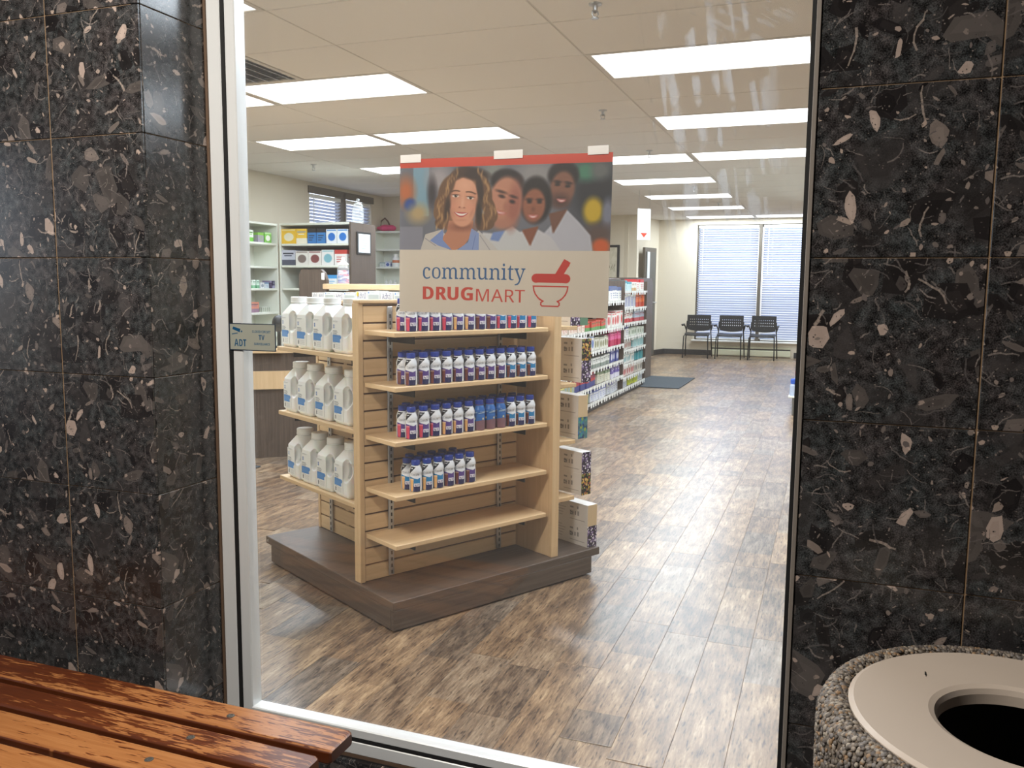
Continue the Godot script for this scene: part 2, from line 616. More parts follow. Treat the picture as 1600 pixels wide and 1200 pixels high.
func bench_image() -> Image:
	# five slats side by side, 1024 pixels along the grain: bare orange wood with red-brown varnish left in patches
	var w := 512
	var h := 1024
	var grain := noise_image(w, h, 0.07, 41, 1.0, 0.05)
	var fine := noise_image(w, h, 0.3, 42, 1.0, 0.05, FastNoiseLite.TYPE_SIMPLEX, 2)
	var patch := noise_image(w, h, 0.05, 43, 1.0, 0.16)
	var scratch := noise_image(w, h, 0.2, 44, 1.0, 0.1, FastNoiseLite.TYPE_SIMPLEX, 3)
	var out := PackedByteArray()
	out.resize(w * h * 3)
	for y in h:
		var f := y / float(h)       # 0 at the free end of the bench
		for x in w:
			var s := x / 100
			var e := (x % 100) / 100.0
			var i := x + y * w
			var bias := 0.0
			if s == 0: bias = lerpf(-0.13, 0.42, smoothstep(0.25, 0.60, f)) - 0.5 * smoothstep(0.62, 0.95, e) * smoothstep(0.2, 0.5, f) + 0.16 * smoothstep(0.12, 0.0, f)
			elif s == 1: bias = lerpf(0.05, 0.55, smoothstep(0.30, 0.52, f)) + 0.2 * smoothstep(0.14, 0.0, f)
			elif s == 2: bias = -0.34
			else: bias = -0.40
			if e < 0.07 or e > 0.93: bias += 0.9
			var k := (patch[i] - 128) / 128.0 * 0.55 + (scratch[i] - 128) / 128.0 * 0.45 + bias
			var v := smoothstep(0.02, 0.12, k)
			var g := grain[i] / 255.0 * 0.6 + fine[i] / 255.0 * 0.4
			var bare := c8(168, 106, 58).lerp(c8(206, 146, 92), g)
			var varn := c8(80, 37, 16).lerp(c8(128, 66, 30), g)
			var c := bare.lerp(varn, v)
			out[i * 3] = int(c.r * 255.0)
			out[i * 3 + 1] = int(c.g * 255.0)
			out[i * 3 + 2] = int(c.b * 255.0)
	return Image.create_from_data(w, h, false, Image.FORMAT_RGB8, out)

func speckle_image(n: int, lo: Color, hi: Color, seed_: int, freq := 0.25) -> Image:
	var a := noise_image(n, n, freq, seed_, 1.0, 1.0, FastNoiseLite.TYPE_SIMPLEX, 3)
	var out := PackedByteArray()
	out.resize(n * n * 3)
	for i in n * n:
		var c := lo.lerp(hi, a[i] / 255.0)
		out[i * 3] = int(c.r * 255.0)
		out[i * 3 + 1] = int(c.g * 255.0)
		out[i * 3 + 2] = int(c.b * 255.0)
	return Image.create_from_data(n, n, false, Image.FORMAT_RGB8, out)

func make_surfaces() -> void:
	floor_material()
	stone_material()
	var mp := mat("maple_laminate", Color.WHITE, 0.42, 0.0, tex(wood_image(256, 512, c8(210, 177, 134), c8(230, 199, 156), 31)))
	mp.uv1_scale = Vector3(3.0, 1.2, 1.0)
	var wn := mat("walnut_laminate", Color.WHITE, 0.42, 0.0, tex(wood_image(256, 512, c8(72, 60, 52), c8(102, 87, 76), 33, 0.07)))
	wn.uv1_scale = Vector3(3.0, 1.0, 1.0)
	mat("bench_wood", c8(218, 214, 208), 0.36, 0.0, tex(bench_image()))
	var ct := mat("ceiling_tile", Color.WHITE, 0.9, 0.0, tex(speckle_image(512, c8(214, 208, 200), c8(240, 236, 230), 51, 0.22)))
	ct.uv1_scale = Vector3(1.6, 1.6, 1.0)
	bump(ct, speckle_image(512, Color.BLACK, Color.WHITE, 52, 0.25), 0.12)
	mat("cream_paint", c8(214, 204, 184), 0.75)
	mat("grout", c8(150, 124, 96), 0.9)
	mat("aluminium", c8(226, 229, 230), 0.36, 0.25)
	mat("black_gasket", c8(12, 12, 13), 0.7)
	mat("brown_sealant", c8(92, 72, 56), 0.8)
	mat("dark_trim", c8(92, 84, 72), 0.5)
	mat("black_plastic", c8(22, 23, 25), 0.42)
	mat("black_metal", c8(18, 18, 20), 0.4, 0.3)
	mat("chrome", c8(190, 190, 190), 0.28, 0.85)
	mat("white_laminate", c8(228, 230, 218), 0.5)
	mat("white_plastic", c8(240, 240, 238), 0.35)
	mat("white_paint", c8(236, 234, 228), 0.6)
	mat("base_black", c8(44, 42, 42), 0.5)
	mat("dark_mat", c8(58, 66, 72), 0.95)
	mat("asphalt_grey", c8(92, 90, 88), 0.9)
	mat("soffit_paint", c8(150, 142, 132), 0.85)
	mat("brick_brown", c8(86, 68, 58), 0.9)
	var bl := mat("blind_slat", c8(226, 230, 238), 0.5)
	bl.backlight_enabled = true
	bl.backlight = Color(0.75, 0.78, 0.85)
	var gl := mat("clear_glass", Color(1, 1, 1, 0.02), 0.0)
	gl.transparency = BaseMaterial3D.TRANSPARENCY_ALPHA
	var em := mat("troffer_glow", c8(250, 250, 246), 0.5)
	em.emission_enabled = true
	em.emission = Color(0.985, 0.995, 1.0)
	em.emission_energy_multiplier = TROFFER_GLOW

func smear_image() -> Image:
	# wiped streaks of dried cleaner on the shop window
	var w := 128
	var h := 256
	var a := noise_image(w, h, 0.09, 81, 1.0, 0.06)
	var b := noise_image(w, h, 0.02, 82)
	var img := Image.create(w, h, false, Image.FORMAT_RGBA8)
	for y in h:
		for x in w:
			var e := smoothstep(0.0, 0.25, x / float(w)) * smoothstep(1.0, 0.75, x / float(w)) * smoothstep(0.0, 0.2, y / float(h)) * smoothstep(1.0, 0.7, y / float(h))
			var k := clampf((a[x + y * w] - 120) / 120.0, 0.0, 1.0) * clampf((b[x + y * w] - 105) / 110.0, 0.0, 1.0)
			img.set_pixel(x, y, Color(0.86, 0.9, 0.95, minf(0.2, k * 0.8) * e))
	return img

func box_between(lo: Vector3, hi: Vector3, b := 0.0) -> ArrayMesh:
	return bx(hi - lo, b)

func wall(called: String, lo: Vector3, hi: Vector3, m: String) -> MeshInstance3D:
	return solid(called, bx(hi - lo, 0.0), mats[m], (lo + hi) * 0.5)

# ------------------------------------------------------------------ the room
func make_room() -> void:
	var top := CEIL + 0.25
	# floor slab and the planks laid on it
	var fl := solid("floor", null, mats["vinyl_plank"], Vector3.ZERO)
	var fm := MB.new()
	fm.box(Vector3(9.7, 0.2, 14.7), 0.0, Vector3(-1.5, -0.102, -9.3))
	for i in fm.t.size(): fm.t[i] = fm.v[i].z * Vector2(0, 0.55) + fm.v[i].x * Vector2(0.55, 0)
	fl.mesh = fm.done()
	rng.seed = 9
	var pw := 0.1524
	var pl := 0.9144
	for i in range(-28, 1):
		var x := i * pw + 0.02
		var z := -1.5 - rng.randf() * pl
		while z > -16.4:
			var lo := maxf(z - pl, -16.46)
			var hi := minf(z, -1.99)
			var mid := (lo + hi) * 0.5
			var seen := x < 0.1 and x > mid * 0.78 - 0.25 and x > -4.0 and (x > -2.4 if mid < -6.0 else true) and x > -3.9 + 0.0 * mid
			if seen and hi - lo > 0.05:
				var k := rng.randi_range(0, 23)
				var r := Rect2((k % 12) / 12.0 + 0.003, (k / 12) / 2.0 + 0.003, 1.0 / 12.0 - 0.006, 0.494)
				var full := hi - lo > pl - 0.001
				var ln := pl if full else hi - lo
				var key := "plank%d" % k if full else "plank%d_%.3f" % [k, ln]
				if not meshes.has(key):
					var mb := MB.new()
					mb.box(Vector3(pw - 0.0006, 0.004, ln - 0.0006), 0.0006, Vector3.ZERO, Vector2.ZERO, Rect2(r.position, Vector2(r.size.x, r.size.y * ln / pl)), Basis.IDENTITY, 1)
					meshes[key] = mb.done()
				part(fl, "plank", meshes[key], mats["vinyl_plank"], Vector3(x, -0.002, mid))
			z -= pl
	# walls
	var cp := "cream_paint"
	var w1 := wall("wall_west", Vector3(-6.40, -0.2, -11.25), Vector3(-6.25, top, -1.9), cp)
	w1.mesh = null
	var wm := MB.new()      # with the opening of the west window
	for q in [[-11.25, -10.92, -0.2, top], [-9.36, -1.9, -0.2, top], [-10.92, -9.36, -0.2, 1.0], [-10.92, -9.36, 2.50, top]]:
		wm.box(Vector3(0.15, q[3] - q[2], q[1] - q[0]), 0.0, Vector3(0, (q[2] + q[3]) * 0.5 - (top - 0.2) * 0.5, (q[0] + q[1]) * 0.5 + 6.575))
	w1.mesh = wm.done()
	wall("wall_dispensary", Vector3(-6.40, -0.2, -11.40), Vector3(-4.5, top, -11.25), cp)
	wall("wall_passage", Vector3(-4.65, -0.2, -15.25), Vector3(-4.5, top, -11.40), cp)
	wall("wall_office", Vector3(-4.65, -0.2, -15.30), Vector3(-3.29, top, -15.15), cp)
	# the skewed stub wall with the door
	var a := Vector3(-3.29, 0, -15.15)
	var b := Vector3(-3.0, 0, -16.5)
	var d := b - a
	var yaw := atan2(-d.z, d.x)
	var skew := Basis(Vector3.UP, yaw)
	var ln := d.length()
	solid("wall_stub", bx(Vector3(ln + 0.1, top + 0.2, 0.15)), mats[cp], (a + b) * 0.5 + Vector3(0, top * 0.5 - 0.1, 0) - skew * Vector3(0, 0, -0.075) * -1.0 - skew * Vector3(0, 0, 0.15), skew)
	var dr := solid("door_1", bx(Vector3(0.52, 2.0, 0.05), 0.004), mats["dark_trim"], a + d * 0.40 + Vector3(0, 1.0, 0) + skew * Vector3(0, 0, 0.005), skew)
	part(dr, "door_leaf", bx(Vector3(0.40, 1.9, 0.02), 0.003), mat("door_grey", c8(86, 84, 78), 0.45), Vector3(0.0, -0.03, 0.026))
	part(dr, "door_edge", bx(Vector3(0.10, 1.9, 0.02), 0.003), mats["aluminium"], Vector3(-0.14, -0.03, 0.04))
	part(dr, "door_handle", tubed([Vector3(0.1, 0.0, 0.04), Vector3(0.1, 0.0, 0.08), Vector3(0.18, 0.0, 0.08)], 0.01), mats["chrome"])
	# north wall with the big windows
	var wn := wall("wall_north", Vector3(-3.7, -0.2, -16.63), Vector3(3.2, top, -16.48), cp)
	wm = MB.new()
	for q in [[-3.7, -2.43, -0.2, top], [-0.02, 3.2, -0.2, top], [-2.43, -0.02, -0.2, 0.29], [-2.43, -0.02, 2.455, top]]:
		wm.box(Vector3(q[1] - q[0], q[3] - q[2], 0.15), 0.0, Vector3((q[0] + q[1]) * 0.5 + 0.25, (q[2] + q[3]) * 0.5 - (top - 0.2) * 0.5, 0))
	wn.mesh = wm.done()
	wall("wall_east", Vector3(3.2, -0.2, -16.63), Vector3(3.35, top, -1.72), cp)
	solid("baseboard_north", bx(Vector3(0.95, 0.10, 0.012), 0.002), mats["base_black"], Vector3(-2.55, 0.05, -16.474))
	solid("baseboard_north_east", bx(Vector3(3.8, 0.10, 0.012), 0.002), mats["base_black"], Vector3(1.3, 0.05, -16.474))
	solid("baseboard_stub", bx(Vector3(ln, 0.10, 0.012), 0.002), mats["base_black"], (a + b) * 0.5 + Vector3(0, 0.05, 0) + skew * Vector3(0, 0, 0.006), skew)
	solid("baseboard_office", bx(Vector3(1.2, 0.10, 0.012), 0.002), mats["base_black"], Vector3(-3.9, 0.05, -15.144))
	# ceiling: slab, tee bars, tiles
	var ce := wall("ceiling", Vector3(-6.4, CEIL + 0.03, -16.63), Vector3(3.35, top + 0.02, -1.96), "white_paint")
	var co := -ce.position
	var lights := {}
	for q in LAMPS: lights["%d,%d" % [q[0], q[1] * 3]] = true
	lights["-2,-1"] = true
	var gx := -1.3557
	var gz := -4.7425
	for i in range(-5, 4):
		for j in range(-5, 20):
			if lights.has("%d,%d" % [i, j]): continue
			var lo := Vector2(maxf(gx + 1.2192 * i, -6.25), maxf(gz - 0.6096 * (j + 1), -16.48))
			var hi := Vector2(minf(gx + 1.2192 * (i + 1), 3.2), minf(gz - 0.6096 * j, -1.97))
			if hi.x - lo.x < 0.05 or hi.y - lo.y < 0.05: continue
			var s := hi - lo - Vector2(0.012, 0.012)
			part(ce, "ceiling_tile", bx(Vector3(snappedf(s.x, 0.001), 0.016, snappedf(s.y, 0.001)), 0.002), mats["ceiling_tile"], co + Vector3((lo.x + hi.x) * 0.5, CEIL + 0.008, (lo.y + hi.y) * 0.5))
	for i in range(-4, 4):
		part(ce, "tee_bar", bx(Vector3(0.024, 0.012, 14.5)), mat("tee_white", c8(206, 200, 192), 0.6), co + Vector3(gx + 1.2192 * i, CEIL + 0.0105, -9.22))
	for j in range(-4, 20):
		part(ce, "cross_tee", bx(Vector3(9.4, 0.012, 0.024)), mats["tee_white"], co + Vector3(-1.5, CEIL + 0.011, gz - 0.6096 * j))

const LAMPS := [[-2, 0], [-3, 0], [0, 0], [-2, -1], [-3, 1], [-2, 1], [0, 1], [-3, 2], [-1, 2], [0, 2], [-1, 3], [-1, 4], [-1, 5], [-1, 6], [0, 6], [2, 0], [2, 2], [1, 4], [0, -1], [2, 5]]

func make_lights() -> void:
	var s := Vector3(1.2192, 0.02, 0.6096)
	var fr := MB.new()
	for q in [[Vector3(1.2092, 0.03, 0.026), Vector3(0, 0, 0.2908)], [Vector3(1.2092, 0.03, 0.026), Vector3(0, 0, -0.2908)], [Vector3(0.026, 0.03, 0.5556), Vector3(0.5916, 0, 0)], [Vector3(0.026, 0.03, 0.5556), Vector3(-0.5916, 0, 0)]]:
		fr.box(q[0], 0.002, q[1])
	var frame := fr.done()
	var lens := bx(Vector3(1.157, 0.008, 0.5556))
	for q in LAMPS:
		var at := Vector3(-1.3557 + 1.2192 * (q[0] + 0.5), CEIL + 0.013, -4.7425 - 1.8288 * q[1] - 0.3048)
		var t := thing("ceiling_light", "recessed fluorescent ceiling troffer with a glowing white lens", "ceiling light", at, 0.0, "fluorescent troffers in the shop ceiling")
		part(t, "frame", frame, mats["tee_white"])
		part(t, "lens", lens, mats["troffer_glow"], Vector3(0, -0.006, 0))
		var l := AreaLight3D.new()
		l.name = "lamp"
		l.area_size = Vector2(1.15, 0.55)
		l.light_energy = TROFFER_ENERGY
		l.light_color = Color(0.90, 0.955, 1.0)
		l.area_range = 30.0
		l.area_attenuation = 2.0
		l.shadow_enabled = true
		l.position = Vector3(0, -0.018, 0)
		l.rotation.x = -PI / 2
		t.add_child(l)

# ------------------------------------------------------------------ windows and blinds
func blind(called: String, label: String, at: Vector3, turn: float, w: float, h: float, tilt: float) -> void:
	# hangs from at (top centre), facing local +z
	var t := thing(called, label, "window blind", at, turn, "horizontal slat blinds")
	part(t, "head_rail", bx(Vector3(w, 0.045, 0.05), 0.004), mats["white_paint"], Vector3(0, -0.022, 0))
	var n := int((h - 0.06) / 0.043)
	var sm := bx(Vector3(w - 0.01, 0.0012, 0.05))
	rng.seed = int(absf(at.x) * 100)
	for k in n:
		part(t, "slat", sm, mats["blind_slat"], Vector3(0, -0.075 - k * 0.043, 0), Basis(Vector3.RIGHT, deg_to_rad(tilt + rng.randf_range(-3, 3))) * Basis(Vector3.BACK, rng.randf_range(-0.002, 0.002)))
	part(t, "bottom_rail", bx(Vector3(w - 0.01, 0.02, 0.04), 0.004), mats["white_paint"], Vector3(0, -h + 0.01, 0))
	for q in [-0.36, 0.36]:
		part(t, "cord", bx(Vector3(0.003, h, 0.003)), mats["white_paint"], Vector3(q * w, -h * 0.5, 0.027))
	part(t, "wand", bx(Vector3(0.008, minf(0.9, h * 0.7), 0.008)), mats["white_plastic"], Vector3(-0.42 * w, -minf(0.9, h * 0.7) * 0.5 - 0.03, 0.04))

func window(called: String, at: Vector3, turn: float, w: float, h: float, mull: float) -> void:
	# at: centre of the opening, on the inner wall face
	var o := solid(called, null, mats["dark_trim"], at, yb(turn))
	var f := MB.new()
	var z := -0.09
	f.box(Vector3(w, 0.05, 0.06), 0.004, Vector3(0, h * 0.5 - 0.025, z))
	f.box(Vector3(w, 0.05, 0.06), 0.004, Vector3(0, -h * 0.5 + 0.025, z))
	f.box(Vector3(0.045, h, 0.06), 0.004, Vector3(-w * 0.5 + 0.022, 0, z))
	f.box(Vector3(0.045, h, 0.06), 0.004, Vector3(w * 0.5 - 0.022, 0, z))
	o.mesh = f.done()
	part(o, "mullion", bx(Vector3(0.055, h, 0.14), 0.004), mats["dark_trim"], Vector3(mull, 0, -0.045))
	for q in [[-w * 0.5, mull], [mull, w * 0.5]]:
		part(o, "pane", bx(Vector3(q[1] - q[0] - 0.06, h - 0.08, 0.006)), mats["clear_glass"], Vector3((q[0] + q[1]) * 0.5, 0, z - 0.02))

func make_windows() -> void:
	window("window_1", Vector3(-1.225, 1.3725, -16.48), 0.0, 2.41, 2.165, -0.045)
	blind("window_blind", "white slat blind glowing with daylight behind the first two black chairs", Vector3(-1.855, 2.44, -16.515), 0.0, 1.10, 2.13, -38.0)
	blind("window_blind", "white slat blind behind the black chair farthest from the stub wall door", Vector3(-0.64, 2.44, -16.515), 0.0, 1.16, 2.13, -38.0)
	window("window_2", Vector3(-6.25, 1.75, -10.14), 90.0, 1.56, 1.5, 0.02)
	blind("window_blind", "grey slat blind in the high window above the boxed-goods shelves, closer to the street", Vector3(-6.28, 2.42, -9.75), 90.0, 0.74, 1.40, -30.0)
	blind("window_blind", "grey slat blind in the high window above the boxed-goods shelves, next to the dispensary wall", Vector3(-6.28, 2.42, -10.53), 90.0, 0.74, 1.40, -30.0)
	solid("trim_1", bx(Vector3(2.5, 0.03, 0.10), 0.004), mats["white_paint"], Vector3(-1.225, 0.278, -16.45))
	solid("trim_2", bx(Vector3(0.03, 0.09, 1.62), 0.004), mats["dark_trim"], Vector3(-6.24, 2.47, -10.14))

# ------------------------------------------------------------------ facade and walkway
func stone_tile(parent: Node, s: Vector3, at: Vector3, basis: Basis) -> void:
	var k := rng.randi_range(0, 15)
	var full := Vector2(s.x, s.y) / 0.3046
	var r := Rect2((k % 4) / 4.0, (k / 4) / 4.0, 0.25 * minf(1.0, full.x), 0.25 * minf(1.0, full.y))
	part(parent, "stone_tile", picbox(s, 0.0012, r, 2), mats["polished_breccia"], at, basis)

func make_facade() -> void:
	var P := 0.3064
	var top := 2.8
	rng.seed = 31
	var w := wall("wall_facade_west", Vector3(-6.4, WALK - 0.1, -1.995), Vector3(-1.640, top, -1.722), "cream_paint")
	var o := -w.position
	part(w, "mortar_bed", bx(Vector3(4.756, top - WALK, 0.016)), mats["grout"], o + Vector3(-4.018, (top + WALK) * 0.5, -1.7132))
	part(w, "mortar_bed", bx(Vector3(0.016, top - WALK, 0.245)), mats["grout"], o + Vector3(-1.6262, (top + WALK) * 0.5, -1.837))
	for i in 5:
		for j in range(-5, 5):
			var y0 := 1.335 + j * P
			var y1 := minf(y0 + P, top)
			stone_tile(w, Vector3(P - (0.0026 if i else 0.004), y1 - y0 - 0.0018, 0.010), o + Vector3(-1.6157 - (i + 0.5) * P - (0.0 if i else 0.0), (y0 + y1) * 0.5, FRONT - 0.005), Basis.IDENTITY)
	for j in range(-5, 5):
		var y0 := 1.335 + j * P
		var y1 := minf(y0 + P, top)
		stone_tile(w, Vector3(0.225, y1 - y0 - 0.0018, 0.010), o + Vector3(-1.6157 - 0.005, (y0 + y1) * 0.5, -1.822), yb(90))
	var e := wall("wall_facade_east", Vector3(-0.0396, WALK - 0.1, -1.995), Vector3(3.35, top, -1.722), "cream_paint")
	o = -e.position
	part(e, "mortar_bed", bx(Vector3(3.38, top - WALK, 0.016)), mats["grout"], o + Vector3(1.656, (top + WALK) * 0.5, -1.7132))
	var px := 0.2965
	for i in 5:
		for j in range(-5, 5):
			var y0 := 1.328 + j * P
			var y1 := minf(y0 + P, top)
			stone_tile(e, Vector3(px - 0.003, y1 - y0 - 0.0018, 0.010), o + Vector3(-0.041 + (i + 0.5) * px, (y0 + y1) * 0.5, FRONT - 0.005), Basis.IDENTITY)
	for j in range(-5, 5):
		var y0 := 1.328 + j * P
		stone_tile(e, Vector3(0.225, minf(P, top - y0) - 0.0018, 0.010), o + Vector3(-0.0446, y0 + minf(P, top - y0) * 0.5, -1.825), yb(-90))
	part(e, "edge_trim", bx(Vector3(0.0085, top - WALK, 0.014), 0.001), mat("trim_grey", c8(150, 142, 134), 0.4, 0.4), o + Vector3(-0.0452, (top + WALK) * 0.5, FRONT - 0.004))
	var hd := wall("wall_facade_head", Vector3(-1.64, 2.45, -1.995), Vector3(-0.0396, top, -1.722), "soffit_paint")
	# curb under the glass
	var cb := wall("wall_curb", Vector3(-1.64, WALK - 0.1, -1.995), Vector3(-0.0396, -0.036, -1.94), "base_black")
	for i in 5:
		stone_tile(cb, Vector3(0.3, 0.155, 0.010), -cb.position + Vector3(-1.475 + i * 0.302, -0.118, -1.935), Basis.IDENTITY)
	# shop window: frame, gaskets, glass
	var f := solid("window_3", null, mats["aluminium"], Vector3.ZERO)
	var mb := MB.new()
	mb.box(Vector3(0.046, 2.486, 0.05), 0.003, Vector3(-1.590, 1.207, -1.965))
	f.mesh = mb.done()
	part(f, "inner_stop", bx(Vector3(0.034, 2.42, 0.045), 0.003), mats["aluminium"], Vector3(-1.539, 1.24, -1.966))
	part(f, "sill_face", bx(Vector3(1.56, 0.036, 0.05), 0.002), mats["aluminium"], Vector3(-0.83, -0.008, -1.965))
	part(f, "sill_stop", bx(Vector3(1.47, 0.028, 0.045), 0.003), mats["aluminium"], Vector3(-0.80, 0.033, -1.966))
	part(f, "gasket", bx(Vector3(0.012, 2.47, 0.03)), mats["black_gasket"], Vector3(-1.5615, 1.215, -1.9575))
	part(f, "gasket", bx(Vector3(1.54, 0.010, 0.03)), mats["black_gasket"], Vector3(-0.82, 0.0145, -1.9575))
	part(f, "gasket", bx(Vector3(0.014, 2.47, 0.04)), mats["black_gasket"], Vector3(-0.0585, 1.215, -1.965))
	part(f, "sealant", bx(Vector3(0.010, 2.486, 0.02)), mats["brown_sealant"], Vector3(-1.614, 1.207, -1.945))
	part(f, "sealant", bx(Vector3(1.56, 0.010, 0.02)), mats["brown_sealant"], Vector3(-0.83, -0.031, -1.95))
	part(f, "head_rail", bx(Vector3(1.56, 0.05, 0.05), 0.003), mats["aluminium"], Vector3(-0.83, 2.43, -1.965))
	part(f, "glass_pane", bx(Vector3(1.475, 2.40, 0.006)), mats["clear_glass"], Vector3(-0.793, 1.225, -1.968))
	var sm := mat("glass_smear", Color(1, 1, 1, 1), 0.6, 0.0, ImageTexture.create_from_image(smear_image()))
	sm.transparency = BaseMaterial3D.TRANSPARENCY_ALPHA
	for q in [[-0.26, 1.62, 0.34, 0.62, 8], [-0.21, 1.86, 0.16, 0.24, 60]]:
		part(f, "smear", picbox(Vector3(q[2], q[3], 0.0004), 0.0, Rect2(0, 0, 1, 1), 2), sm, Vector3(q[0], q[1], -1.9636), Basis(Vector3.BACK, deg_to_rad(q[4])))
	# covered walkway
	solid("paving", bx(Vector3(16, 0.1, 8.0)), mats["asphalt_grey"], Vector3(-3, WALK - 0.05, 2.2))
	solid("soffit", bx(Vector3(15.2, 0.12, 6.2)), mats["soffit_paint"], Vector3(-2.75, top + 0.06, 1.3))
	wall("wall_added_across", Vector3(-9.2, WALK, 4.2), Vector3(4.8, top, 4.4), "brick_brown")  # unseen wall, added to block sky reflections in the shop glass
	wall("wall_walkway_end", Vector3(4.7, WALK, -1.7), Vector3(4.85, top, 4.4), "brick_brown")
	var t := thing("soffit_light", "square warm white lamp set in the walkway soffit", "ceiling light", Vector3(-1.25, top - 0.012, -0.45))
	part(t, "frame", bx(Vector3(0.50, 0.024, 0.50), 0.004), mats["tee_white"])
	part(t, "lens", bx(Vector3(0.44, 0.01, 0.44)), mats["troffer_glow"], Vector3(0, -0.012, 0))
	var l := AreaLight3D.new()
	l.name = "lamp"
	l.area_size = Vector2(0.44, 0.44)
	l.light_energy = SOFFIT_ENERGY
	l.light_color = Color(1.0, 0.965, 0.92)
	l.area_range = 20.0
	l.area_attenuation = 2.0
	l.shadow_enabled = true
	l.position = Vector3(0, -0.02, 0)
	l.rotation.x = -PI / 2
	t.add_child(l)

# ------------------------------------------------------------------ island display
func slat_wall(parent: Node, ln: float, y0: float, y1: float, n: int, at: Vector3, basis: Basis) -> void:
	# n boards with dark grooves between them; runs along local x, boards face local +z, at = middle of the foot
	var pitch := (y1 - y0) / n
	var back := part(parent, "slat_wall", bx(Vector3(ln, y1 - y0, 0.012)), mat("groove_brown", c8(104, 74, 48), 0.8), at + basis * Vector3(0, (y1 + y0) * 0.5, -0.012), basis)
	var bm := bx(Vector3(ln, pitch - 0.007, 0.009), 0.0012, Vector2(0.3, 0.1))
	for k in n:
		part(back, "slat_board", bm, mats["maple_laminate"], Vector3(0, -(y1 - y0) * 0.5 + (k + 0.5) * pitch, 0.0095))

func standard_strip(parent: Node, y0: float, y1: float, at: Vector3, basis: Basis) -> void:
	var o := part(parent, "slotted_upright", bx(Vector3(0.024, y1 - y0, 0.008), 0.002), mats["chrome"], at + Vector3(0, (y0 + y1) * 0.5, 0), basis)
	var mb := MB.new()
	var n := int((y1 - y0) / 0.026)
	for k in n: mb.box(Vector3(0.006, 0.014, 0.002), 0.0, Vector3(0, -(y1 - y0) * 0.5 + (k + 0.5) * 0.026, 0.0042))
	var s := part(o, "slots", mb.done(), mat("slot_shade_grey", c8(64, 64, 66), 0.6, 0.5))  # dark raised boxes standing for the shade inside the slot holes
	s.set_meta("kind", "stuff")

